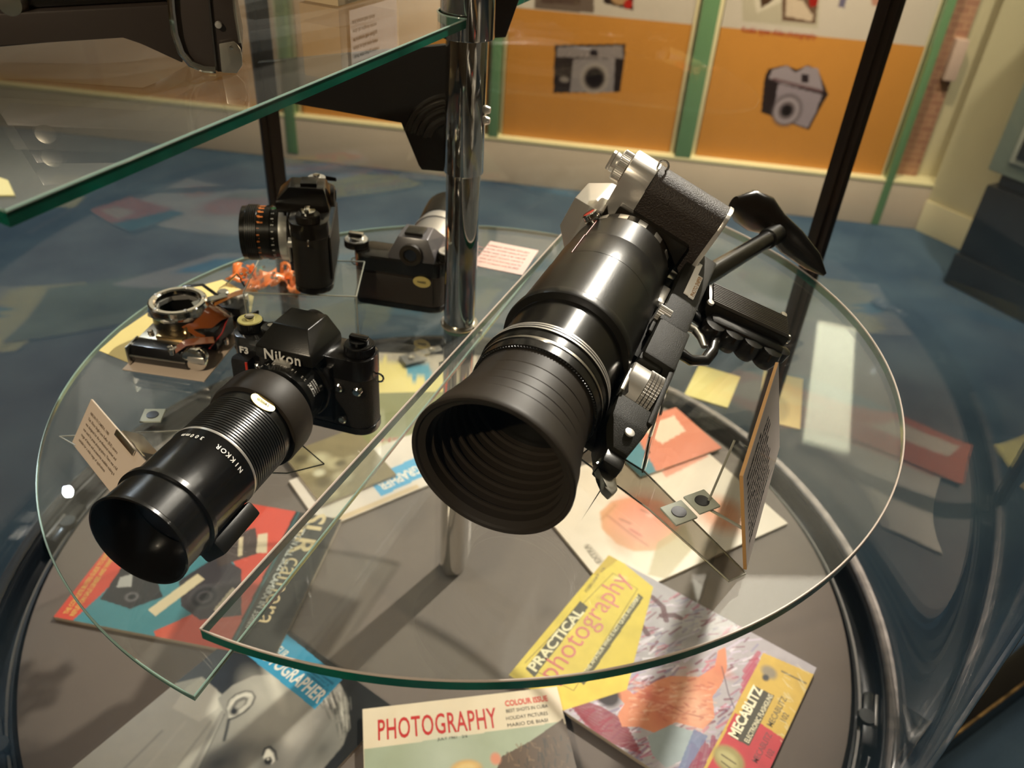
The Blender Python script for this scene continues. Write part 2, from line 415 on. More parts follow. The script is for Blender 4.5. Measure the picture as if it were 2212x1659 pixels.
# corner wall going towards the camera on the right
cA = at(1980, 495, ZF); cB = at(2073, 537, ZF); dR = (cB - cA); dR[2] = 0; dR /= np.linalg.norm(dR)
nR = np.array([dR[1], -dR[0], 0]); nR = nR if nR[0] > 0 else -nR
MR = basis(cA * [1, 1, 0], dR, (0, 0, 1), np.cross(dR, [0, 0, 1]))
sgn = 1 if np.dot(np.cross(dR, [0, 0, 1]), nR) > 0 else -1
mb = MB(); mb.box((1.9, 0.7, sgn * .06), (3.8, 2.6, .12), M_cream, 0, MR); struct('wall_right', mb)
mb = MB(); mb.box((1.9, ZF + .07, sgn * -.006), (3.8, .14, .014), mat('cream_gloss_trim', '#E6DCB4', .35), .003, MR); struct('baseboard_right', mb)
mb = MB(); mb.box((-3.3, .2, .7), (.06, 7.4, 2.6), M_dim); struct('wall_left', mb)
mb = MB(); mb.box((.2, -3.2, .7), (7, .06, 2.6), M_dim); struct('wall_front', mb)

# ------------------------------------------------------------------ display boards on the back wall
def board(u0, u1, zb, zt, band, draw, label, dw=200):
    hh = zt - zb; ww = u1 - u0; dh = int(dw * hh / ww)
    T = lambda x, y: ((wpx(x, y)[0] - u0) / ww * dw, (zt - wpx(x, y)[1]) / hh * dh)
    a = Art(dw, dh, '#C98A3E'); vb = (zt - band) / hh * dh
    a.poly([(0, 0), (dw, 0), (dw, vb), (0, vb)], '#C9BDAC'); draw(a, T); a.noise(.05, 30)
    M = basis(wp(u0, zt, WB), TW, (0, 0, 1), -NW)
    o = empty('display_board', M, label, 'display board')
    mb = MB(); mb.box((ww / 2, -hh / 2, -.006), (ww, hh, .011), M_paper, .001); mb.build('backing', o)
    a.mesh('printed_face', ww, hh, I4, o, printmat('board_print', .3, .3)); return o
def cam_a(a, T):
    P = lambda *p: [T(*q) for q in p]
    a.poly(P((1200, 98), (1352, 96), (1350, 130), (1340, 200), (1196, 202), (1198, 130)), '#2A201E')
    a.poly(P((1205, 103), (1345, 100), (1348, 128), (1203, 124)), '#8F8480')
    a.poly(P((1240, 128), (1330, 128), (1326, 200), (1232, 200)), '#8D8482')
    a.poly(P((1275, 108), (1292, 108), (1292, 122), (1275, 122)), '#2A2022')
    c = T(1285, 170); r = abs(T(1315, 170)[0] - c[0])
    a.ell(*c, r, r * 1.05, '#A59A90'); a.ell(*c, r * .78, r * .82, '#4A403C'); a.ell(*c, r * .62, r * .65, '#1A1212')
    c = T(1220, 173); a.ell(*c, r * .35, r * .2, '#8A8078')
    a.poly(P((1115, -60), (1155, -60), (1153, 18), (1118, 16)), '#D8CDBC')
    a.poly(P((1158, -80), (1282, -70), (1284, 30), (1156, 20)), '#6E5E52'); a.poly(P((1170, -60), (1250, -60), (1255, 12), (1170, 8)), '#57443A')
    a.poly(P((1300, -60), (1372, -60), (1368, 24), (1305, 8)), '#2C201C'); c = T(1340, -5); a.ell(*c, r * .6, r * .5, '#B08A60'); c = T(1358, 10); a.ell(*c, r * .3, r * .3, '#B02820')
def cam_b(a, T):
    P = lambda *p: [T(*q) for q in p]
    a.poly(P((1660, 150), (1700, 142), (1722, 152), (1745, 142), (1768, 152), (1790, 205), (1775, 230), (1748, 282), (1645, 244), (1652, 170)), '#2A2020')
    a.poly(P((1668, 152), (1700, 143), (1720, 158), (1742, 144), (1768, 150), (1780, 200), (1690, 182), (1662, 170)), '#9C9094')
    a.poly(P((1683, 182), (1776, 205), (1765, 240), (1745, 278), (1668, 250)), '#968A90')
    a.line(P((1672, 172), (1776, 198)), 2.2, '#6A4E50')
    a.poly(P((1732, 162), (1748, 163), (1747, 180), (1732, 178)), '#2A2024')
    c = T(1700, 240); r = abs(T(1732, 240)[0] - c[0])
    a.ell(*c, r, r * 1.1, '#4E4244'); a.ell(*c, r * .85, r * .92, '#A89CA0'); a.ell(*c, r * .6, r * .65, '#6E6264'); a.ell(*c, r * .38, r * .42, '#1A1414')
    a.poly(P((1602, -60), (1775, -60), (1768, 62), (1605, 48)), '#B8AE96')
    a.poly(P((1625, -30), (1690, -40), (1700, 0), (1635, 30)), '#CFC4AE'); a.poly(P((1640, -30), (1682, -35), (1672, 0), (1645, 20)), '#4A3424')
    a.poly(P((1690, -40), (1772, -40), (1762, 54), (1690, 46)), '#6A5240'); a.poly(P((1700, -5), (1735, 2), (1758, 36), (1755, 48), (1698, 36)), '#C8B49A'); a.poly(P((1745, -20), (1770, -15), (1766, 14), (1750, 18)), '#962018')
    a.poly(P((1822, -30), (1835, -25), (1825, 20), (1812, 15)), '#6A6478'); a.poly(P((1880, -20), (1925, 0), (1922, 20), (1885, 12)), '#B0806A')
zb, zt, band = -0.388, 1.75, 0.152
uA0, uA1 = wpx(1085, 290)[0], wpx(1447, 325)[0]; uB0, uB1 = wpx(1500, 345)[0], wpx(1902, 382)[0]
bA = board(uA0, uA1, zb, zt, band, cam_a, 'orange and grey display board picturing a wide viewfinder camera, left of the green strip')
bB = board(uB0, uB1, zb, zt, band, cam_b, 'orange and grey display board picturing a camera with a round top, behind the dark post')
q = wpx(1603, 59, WB - .003); text('Kodak types slides photography', .0325, mat('red_print', '#A03024', .5), bB, basis((q[0] - uB0, q[1] - zt - .018, .001), (1, 0, 0), (0, 1, 0), (0, 0, 1)), 'caption', .012, sx=.72)
uC0, uC1 = wpx(655, 258)[0], wpx(1050, 288)[0]
board(uC0, uC1, zb, zt, band, lambda a, T: None, 'plain orange display board behind the chrome pole', 120)
uD0, uD1 = wpx(-60, 185)[0], wpx(612, 248)[0]
board(uD0, uD1, zb, zt, band, lambda a, T: None, 'plain orange display board seen through the top glass shelf', 120)

M_fin = mat('green_glass_strip', '#6E9468', .15, coat=.6); M_cream2 = mat('cream_fin_side', '#EBDDB0', .4)
def fin(u0, u1, z0, z1, label, sides=True):
    M = basis(wp((u0 + u1) / 2, z0, 0.0), TW, (0, 0, 1), -NW); o = empty('glass_divider', M, label, 'glass divider', 'green glass dividers between the boards')
    w = u1 - u0; h = z1 - z0
    mb = MB(); mb.box((0, h / 2, -.02), (w * .62, h, .05), M_fin, .003); mb.build('glass_strip', o)
    if sides:
        for sg in (-1, 1):
            mb = MB(); mb.box((sg * w * .42, h / 2, -.06), (w * .14, h, .03), M_cream2, .002); mb.build('side_channel', o)
    return o
fin(wpx(1052, 288)[0], wpx(1084, 290)[0], -.388, .9, 'narrow green glass divider just right of the chrome pole')
fin(wpx(1447, 325)[0], wpx(1502, 330)[0], -.388, .9, 'broad green glass divider between the two boards with camera pictures')
fin(wpx(1897, 400)[0], wpx(1925, 400)[0], ZF + .002, .9, 'tall green glass divider reaching the carpet, right of the orange boards')
fin(wpx(614, 240)[0], wpx(650, 240)[0], ZF + .03, .9, 'green glass divider beside the left dark case post')
# brick-patterned strip in the corner
def brick():
    m = bpy.data.materials.new('brick_print'); m.use_nodes = True; nt = m.node_tree; b = nt.nodes['Principled BSDF']
    tc = nt.nodes.new('ShaderNodeTexCoord'); t = nt.nodes.new('ShaderNodeTexBrick'); t.inputs['Scale'].default_value = 9
    t.inputs['Color1'].default_value = (*srgb('#B98A6C'), 1); t.inputs['Color2'].default_value = (*srgb('#A87860'), 1); t.inputs['Mortar'].default_value = (*srgb('#D0A67E'), 1)
    t.inputs['Mortar Size'].default_value = .015
    nt.links.new(tc.outputs['Object'], t.inputs['Vector']); nt.links.new(t.outputs[0], b.inputs['Base Color']); b.inputs['Roughness'].default_value = .6; return m
M = basis(wp(wpx(1930, 380)[0], -.388, .09), TW, (0, 0, 1), -NW)
mb = MB(); wq = wpx(1975, 385)[0] - wpx(1930, 380)[0] + .02; mb.box((wq / 2, .6, 0), (wq, 1.2, .02), brick(), .001); o = mb.build('brick_panel', mw=M)
tag(o, 'pinkish brick-patterned panel in the corner beside the green divider', 'panel')
mb = MB(); mb.box((wq / 2 + .03, .5 , .03), (.05, .16, .05), mat('pink_box', '#CDB2A0', .5), .006); o = mb.build('wall_fitting', mw=M)
tag(o, 'small pinkish fitting on the brick panel near the top right', 'fitting')

# ------------------------------------------------------------------ kiosk on the right
K = at(2035, 610, ZF); d1 = np.array([.475, -.88, 0]); d2 = np.array([.88, .475, 0])
MK = basis(K, d1, d2, (0, 0, 1))
M_kblk = mat('black_laminate', (0.014, 0.016, 0.017), .35, coat=.2); M_kgrey = mat('grey_green_panel', '#8C9888', .35, coat=.3)
o = empty('kiosk', MK, 'black floor kiosk with a grey-green upper panel at the right edge', 'kiosk')
mb = MB(); mb.box((.5, .155, .066), (1.0, .31, .13), M_kblk, .01); mb.build('foot', o)
mb = MB(); mb.box((.475, .165, .27), (.94, .30, .28), M_kblk, .008); mb.build('cabinet', o)
mb = MB(); mb.box((.48, .17, .435), (.9, .27, .05), M_kblk, .008); mb.build('neck', o)
mb = MB(); mb.box((.465, .165, .86), (.96, .31, .8), M_kgrey, .01); mb.build('upper_panel', o)
mb = MB(); mb.box((.17, .004, .60), (.23, .010, .17), mat('kiosk_frame', '#B8BCAC', .4), .002); mb.box((.17, -.003, .60), (.19, .008, .13), M_kblk, .003); mb.build('speaker_grille', o)

# ================================================================== the revolving display case
M_disc = mat('grey_brown_disc', '#756A62', .6, noise=.05, nscale=5, spec=.3)
M_rimblk = mat('gloss_black_rim', (0.004, 0.004, 0.005), .22, coat=.15, spec=.35)
M_silver = mat('worn_silver_rim', (0.16, 0.14, 0.13), .42, metal=.8, noise=.3, nscale=60)
M_brown = mat('dark_bronze_post', (0.010, 0.006, 0.004), .4, metal=.1, spec=.3)
mb = MB(); mb.lathe([(0, -.02), (.521, -.02), (.522, -.001), (.519, 0), (0, 0)], M_disc, seg=160)
tag(mb.build('turntable_disc'), 'round grey-brown turntable floor of the display case under the magazines', 'turntable')
RIM = bpy.data.objects.new('circular_track', None); COL.objects.link(RIM); RIM.location = (0, 0, -.06)
tag(RIM, 'black circular rim channel with a thin silver rail around the turntable', 'case rim')
def rp(mb, n, **k):
    o = mb.build(n, RIM); o.matrix_parent_inverse = Matrix.Translation((0, 0, .06)); return o
mb = MB(); mb.lathe([(.524, -.05), (.524, -.012), (.528, -.006), (.531, -.006), (.531, -.03), (.556, -.03), (.556, -.004), (.5585, 0), (.5745, 0), (.577, -.003), (.577, -.06), (.524, -.06)], M_rimblk, seg=160); rp(mb, 'channel')
for a0, a1, m_ in ((-75, 62, M_silver), (62, 285, M_rimblk)):
    mb = MB(); mb.lathe([(.5605, .0002), (.561, .006), (.563, .008), (.5735, .008), (.575, .006), (.575, .0002)], m_, seg=80, arc=(radians(a0), radians(a1))); rp(mb, 'outer_rail')
mb = MB(); mb.lathe([(.5335, -.028), (.5335, -.012), (.5365, -.011), (.5365, -.028)], mat('grey_rail', (.16, .15, .14), .35, metal=.6), seg=160); rp(mb, 'inner_rail')
for ang in (-24, 27, 75, 125, 172, 216, -170 + 18):
    a = radians(ang); Mx = Matrix.Rotation(a, 4, 'Z')
    mb = MB(); mb.box((.545, 0, -.014), (.018, .075, .022), M_rimblk, .004, Mx); mb.lathe([(0, -.002), (.010, -.002), (.011, -.004), (.011, -.02), (0, -.02)], M_satin, Mx @ Matrix.Translation((.541, 0, .002)), 20)
    mb.box((.5505, .012, -.003), (.004, .045, .008), mat('grey_rail', (.16, .15, .14), .35), .001, Mx); rp(mb, 'roller_block')
mb = MB(); mb.lathe([(0, ZF + .001), (.47, ZF + .001), (.47, -.062), (0, -.062)], M_rimblk, seg=96)
tag(mb.build('case_pedestal'), 'black round pedestal carrying the display case on the carpet', 'pedestal')
# posts
for ang, lab in ((28.6, 'dark bronze upright post of the case at right, in front of the orange board'), (121.2, 'dark bronze upright post of the case at left, beside the green divider')):
    a = radians(ang); M = Matrix.Translation((.5675 * cos(a), .5675 * sin(a), .0085)) @ Matrix.Rotation(a, 4, 'Z')
    mb = MB(); mb.box((0, 0, .75), (.012, .030, 1.5), M_brown, .002); mb.box((-.0085, 0, .75), (.006, .012, 1.5), M_brown, .001)
    tag(mb.build('case_post', mw=M), lab, 'post', 'upright posts of the glass case')
# curved glass panes
def pane(a0, a1, label):
    seg = int((a1 - a0) / 2)
    mb = MB(); mb.lathe([(.5655, .0085), (.5655, 1.5)], M_caseglass, arc=(radians(a0), radians(a1)), seg=seg)
    mb.lathe([(.5695, .0085), (.5695, 1.5)], M_caseglass, arc=(radians(a0), radians(a1)), seg=seg)
    return tag(mb.build('curved_glass_pane'), label, 'glass pane', 'curved panes of the glass case')
pane(30.3, 119.5, 'curved clear glass pane at the back of the case between the two dark posts')
pane(122.9, 208, 'curved clear glass pane at the left of the case')
pane(208.5, 298, 'curved clear glass pane at the near side of the case')
pane(298.5, 386.9, 'curved clear glass pane at the right of the case')

# pole
POLE = empty('display_pole', Matrix.Identity(4), 'polished chrome central pole of the display case', 'pole')
def zpole(y):
    lo, hi = 0.0, 1.2
    for _ in range(40):
        m_ = (lo + hi) / 2; c = CR.T @ (np.array([0, 0, m_]) - CC); yy = H / 2 - F * c[1] / -c[2]
        lo, hi = (m_, hi) if yy > y else (lo, m_)
    return lo
mb = MB(); mb.lathe([(0, .001), (.0167, .001), (.0167, 1.3), (0, 1.3)], M_chrome, seg=48); mb.build('tube', POLE)
z1, z2 = zpole(370), zpole(80)
mb = MB(); mb.lathe([(.0168, z1), (.0186, z1), (.0189, z1 + .001), (.0189, z2), (.0168, z2)], M_chrome, seg=48); mb.build('sleeve', POLE)
mb = MB(); mb.lathe([(.0190, z2 + .0005), (.0236, z2 + .0005), (.0239, z2 + .0015), (.0239, 1.2), (.019, 1.2)], M_chrome, seg=48); mb.build('collar', POLE)
mb = MB(); mb.lathe([(.0168, ZL + .0002), (.0196, ZL + .0002), (.0202, ZL + .0018), (.0196, ZL + .0034), (.0168, ZL + .0034)], M_steel, seg=48); mb.build('shelf_ring', POLE)
for (px, py, sd) in ((1041, 232, 1), (956, 784, -1), (1041, 255, 1)):
    z = zpole(py); r = .0186 if z > z1 else .0167; p = Vector((sd * r * .96, -.004, z))
    mb = MB(); mb.cyl(p, p + Vector((sd * .005, -.001, 0)), .0042, M_satchrome, .003, 16, .0006); mb.build('set_screw', POLE)

p = at(1031, 716, ZL + .004); mb = MB(); mb.box((p[0], p[1], ZL + .004), (.010, .008, .006), M_chrome, .001); mb.build('shelf_clip', POLE)
# low black step round the pedestal, worn along its edge
ZS = -.50; q_ = [at(x, y, ZS) for x, y in ((2290, 1320), (2290, 1418), (1900, 1710), (1850, 1705))]
mb = MB(); mb.prism([(a[0], a[1]) for a in q_], ZF + .001, ZS, mat('gloss_black_step', (0.006, .006, .007), .25, spec=.4), bev=.004)
SP = tag(mb.build('low_step'), 'gloss black low step with a worn gold edge on the carpet, bottom right corner', 'step')
mb = MB(); mb.tube([q_[1] + (0, 0, .001), q_[2] + (0, 0, .001)], .0032, mat('worn_gold', (.22, .14, .05), .45, metal=.5, noise=.9, nscale=40), 6); mb.build('worn_edge', SP)

# glass shelves : circle of radius RS about SC cut by a chord
SC = np.array([0.0119, -0.119]); RS = 0.3711
def shelf(z, A, B, th, label, hole=None, notch=None, side='left', gm=None):
    A, B = np.array(A[:2]), np.array(B[:2]); d = (B - A) / np.linalg.norm(B - A)
    nrm = np.array([-d[1], d[0]]); nrm = nrm if side == 'left' else -nrm
    def hit():
        rel = A - SC; b = rel @ d; c = rel @ rel - RS ** 2; s_ = sqrt(b * b - c); return A + d * (-b - s_), A + d * (-b + s_)
    P, Q = hit(); aP = atan2(*(P - SC)[::-1]); aQ = atan2(*(Q - SC)[::-1])
    mid = SC + nrm * RS; am = atan2(*(mid - SC)[::-1])
    # arc from Q to P passing the middle
    def unwrap(a, ref):
        while a < ref: a += 2 * pi
        return a
    a1 = unwrap(aP, aQ)
    if not (aQ < unwrap(am, aQ) < a1): a1 -= 2 * pi
    N = 120; out = [SC + RS * np.array([cos(aQ + (a1 - aQ) * i / N), sin(aQ + (a1 - aQ) * i / N)]) for i in range(N + 1)]
    if notch:   # concave cut round the pole met by the chord
        foot = d * ((-A) @ d) + A; dist = np.linalg.norm(foot); half = sqrt(notch ** 2 - dist ** 2)
        E1, E2 = foot - d * half, foot + d * half; t1 = atan2(E1[1], E1[0]); t2 = atan2(E2[1], E2[0]); tm = atan2(nrm[1], nrm[0])
        t2 = unwrap(t2, t1)
        if not (t1 < unwrap(tm, t1) < t2): t2 -= 2 * pi
        out += [np.array([notch * cos(t1 + (t2 - t1) * i / 24), notch * sin(t1 + (t2 - t1) * i / 24)]) for i in range(25)]
    bm = bmesh.new(); loops = []
    def loop(pts):
        top = [bm.verts.new((p[0], p[1], z)) for p in pts]; bot = [bm.verts.new((p[0], p[1], z - th)) for p in pts]; loops.append((top, bot)); n = len(pts)
        for i in range(n):
            f = bm.faces.new((top[i], bot[i], bot[(i + 1) % n], top[(i + 1) % n])); f.material_index = 1; f.smooth = True
        return [bm.edges.get((L[i], L[(i + 1) % n])) for L in (top, bot) for i in range(n)]
    E = loop(out)
    if hole: E += loop([np.array([hole * cos(-2 * pi * i / 40), hole * sin(-2 * pi * i / 40)]) for i in range(40)])
    for zz in (0, 1):
        es = [e for e in E if all(abs(v.co.z - (z if zz == 0 else z - th)) < 1e-6 for v in e.verts)]
        r = bmesh.ops.triangle_fill(bm, use_beauty=True, use_dissolve=False, edges=es)
        for g in r['geom']:
            if isinstance(g, bmesh.types.BMFace): g.material_index = 0
    bmesh.ops.recalc_face_normals(bm, faces=bm.faces[:])
    me = bpy.data.meshes.new('glass_shelf'); bm.to_mesh(me); bm.free()
    me.materials.append(M_glass); me.materials.append(gm or M_glassedge); me.set_sharp_from_angle(angle=radians(30))
    o = bpy.data.objects.new('glass_shelf', me); COL.objects.link(o)
    mb = MB(); mb.tube([(p[0], p[1], z - .0003) for p in out], .0008, M_edgelight if th > .008 else M_palegreen, 6, 1, True); mb.build('arris_highlight', o)  # pale tube stands in for the highlight along the shelf's top edge
    return tag(o, label, 'glass shelf', 'curved glass shelves around the pole'), (P, Q, d)
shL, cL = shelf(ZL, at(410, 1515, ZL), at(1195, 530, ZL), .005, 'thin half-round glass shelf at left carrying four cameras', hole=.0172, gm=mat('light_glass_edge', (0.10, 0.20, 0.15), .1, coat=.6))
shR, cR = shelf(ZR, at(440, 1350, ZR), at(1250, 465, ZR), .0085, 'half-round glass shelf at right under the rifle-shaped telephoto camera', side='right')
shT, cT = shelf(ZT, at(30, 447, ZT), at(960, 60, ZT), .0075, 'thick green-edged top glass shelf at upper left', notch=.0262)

# brackets under the top shelf, behind the pole
M_brk = mat('dark_bracket', (0.010, 0.009, 0.009), .42, coat=.1, spec=.35)
def br(px, py, y=.035): return onpl(px, py, (0, y, 0), (0, 1, 0))
pts = [br(560, 130), br(600, 212), br(870, 257), br(905, 350), br(912, 360), br(985, 366), br(985, 90)]
zt_ = ZT - .0085; P2 = []
for p in pts: P2.append((p[0], min(p[2], zt_)))
MBk = basis((0, .03, 0), (1, 0, 0), (0, 0, 1), (0, -1, 0))
o = empty('shelf_bracket', MBk, 'large dark tapered bracket with round ribbed boss, below the top shelf', 'bracket', 'dark brackets on the pole')
mb = MB(); mb.prism([(x, z) for x, z in P2], -.004, .004, M_brk, bev=.001); mb.build('plate', o)
c = br(975, 300); Mb = Matrix.Translation((c[0], c[2], -.0))
mb = MB(); mb.lathe([(.0465, .0041), (.0460, .006), (.0455, .007), (.0440, .007), (.0435, .0045), (.0405, .0045), (.0400, .0085), (.0380, .0085), (.0375, .005), (.0345, .005), (.0340, .0100), (.0315, .0100), (.0310, .006), (.0280, .006), (.0275, .0115), (.0240, .0115), (.0235, .007), (.0195, .007)], mat('ribbed_boss_metal', (.10, .09, .08), .3, metal=.8), Mb, 64, arc=(radians(92), radians(168))); mb.build('ribbed_boss', o)
pts = [br(1062, 78), br(1092, 76), br(1140, -60), br(1062, -60)]
MBk = basis((0, .03, 0), (1, 0, 0), (0, 0, 1), (0, -1, 0))
o = empty('shelf_bracket', MBk, 'dark wedge-shaped bracket right of the chrome collar at the top', 'bracket', 'dark brackets on the pole')
mb = MB(); mb.prism([(p[0], p[2]) for p in pts], -.004, .004, M_brk, bev=.001); mb.build('plate', o)
# ================================================================== magazines and papers lying on the turntable
def sheet(name, tl, tr, third, is_br, z, th, draw, label, cat='magazine', dw=150, group='magazines on the turntable', bg='#E8DCC8', m=None, paper=None, noise=.05, hh=None):
    z0 = z + th
    TL, TR, TH = at(*tl, z0), at(*tr, z0), at(*third, z0)
    x = TR - TL; w = np.linalg.norm(x); x /= w; dn = np.array([x[1], -x[0], 0.0])
    h = hh or float((TH - TL) @ dn)
    M = basis(TL, x, -dn, (0, 0, 1))          # local x right, y up (away from the reader's bottom)
    dh = max(8, int(dw * h / w))
    def T(px, py):
        P = at(px, py, z0) - TL; return (P @ x) / w * dw, (P @ dn) / h * dh
    o = empty(name, basis(TL - np.array([0, 0, th]), x, -dn, (0, 0, 1)), label, cat, group)
    mb = MB(); mb.box((w / 2, -h / 2, th / 2), (w, h, th - .0002), paper or M_paper, min(.0006, th * .3)); mb.build('pages', o)
    a = Art(dw, dh, bg); draw(a, T, dw, dh)
    if noise: a.noise(noise, 14)
    a.mesh('cover', w, h, Matrix.Translation((0, 0, th + .0001)), o, m)
    def loc(px, py): P = at(px, py, z0) - TL; return P @ x, -(P @ dn)
    def txt(s, px0, px1, size, m_, name='lettering', dz=.0003, fit=True, **k):
        # baseline from pixel px0 towards px1
        a0, a1 = loc(*px0), loc(*px1); an = atan2(a1[1] - a0[1], a1[0] - a0[0])
        t = text(s, size, m_, o, Matrix.Identity(4), name, **k); xs = [v.co.x for v in t.data.vertices]
        sc = hypot(a1[0] - a0[0], a1[1] - a0[1]) / (max(xs) - min(xs)) if fit else 1.0
        t.data.transform(Matrix.Translation((a0[0], a0[1], th + dz)) @ Matrix.Rotation(an, 4, 'Z') @ Matrix.Diagonal((sc, 1, 1, 1)) @ Matrix.Translation((-min(xs), 0, 0))); return t
    return o, txt, loc
M_glossprint = printmat('gloss_print', .6, .0)
M_softprint = printmat('soft_print', .4, .1)
M_cyaninkw = mat('white_ink', '#F2EDE2', .4)
M_yel = mat('yellow_ink', '#E8C050', .4)

# -- red and blue camera guide
def d_slr(a, T, dw, dh):
    P = lambda *p: [T(*q) for q in p]
    a.a[:] = srgb('#D8503C')
    a.poly(P((240, 1075), (500, 1080), (520, 1180), (380, 1240), (200, 1210)), '#D2604A', .6)
    a.poly(P((152, 1344), (222, 1280), (275, 1225), (420, 1165), (490, 1190), (515, 1240), (440, 1330), (452, 1352), (385, 1385), (250, 1372)), '#4A8A96')
    a.poly(P((330, 1365), (520, 1280), (560, 1330), (520, 1420), (360, 1420)), '#DA5A42')
    a.poly(P((215, 1295), (262, 1225), (330, 1232), (350, 1290), (280, 1316)), '#2E2A2C'); a.ell(*T(283, 1290), 6, 7, '#6A6468'); a.ell(*T(283, 1290), 3.5, 4, '#16161A'); a.poly(P((258, 1248), (285, 1240), (282, 1268), (250, 1270)), '#C8C4C0', .8)
    a.poly(P((385, 1255), (470, 1200), (520, 1230), (520, 1330), (430, 1340), (390, 1310)), '#3A3034'); a.ell(*T(440, 1290), 16, 15, '#4C4448'); a.ell(*T(440, 1290), 13, 12, '#201C22'); a.ell(*T(440, 1290), 8, 8, '#5A5258'); a.ell(*T(440, 1290), 5, 5, '#16141A')
    a.poly(P((455, 1170), (550, 1140), (560, 1195), (470, 1225)), '#4A3832'); a.poly(P((515, 1162), (524, 1160), (522, 1200), (512, 1203)), '#D8C4A0')
    a.poly(P((556, 1155), (577, 1152), (575, 1195), (552, 1195)), '#E0CDAE')
    a.poly(P((318, 1318), (425, 1240), (440, 1252), (334, 1332)), '#E6D2AE')
    a.poly(P((460, 1318), (500, 1270), (514, 1276), (472, 1330)), '#DCCFB4')
    a.poly(P((640, 1100), (780, 1120), (600, 1440), (498, 1420), (500, 1380)), '#2A2721')
    a.line(P((648, 1100), (499, 1395)), 1.6, '#2F6A70')
    a.poly(P((730, 1122), (744, 1124), (600, 1420), (592, 1412)), '#3C362C')
SLR, t_slr, l_slr = sheet('magazine', (738, 1122), (592, 1424), (112, 1337), True, 0, .006, d_slr, 'red and blue camera guide with a black SLR title strip, under the long lens', bg='#D8503C', dw=190, m=M_glossprint)
t_slr('SLR', (667, 1106), (624, 1196), .040, mat('cream_ink', '#E4CC9E', .4), bold=.02, sx=.95)
t_slr('camera', (620, 1204), (550, 1345), .038, mat('cream_ink', '#E4CC9E', .4), bold=-.006, sx=.95)
t_slr('MICRON ALL SR22 CAMERA IN 35mm', (655, 1128), (530, 1356), .0125, M_white, bold=.01, sx=.92)
for k in range(2):
    t_slr(['THE COMPLETE BUYERS GUIDE TO EVERY', 'REFLEX ON SALE LENSES AND WINDERS'][k], (146 + 14 * k, 1327 + 4 * k), (240 + 14 * k, 1192 + 4 * k), .0085, M_yel, bold=.015)

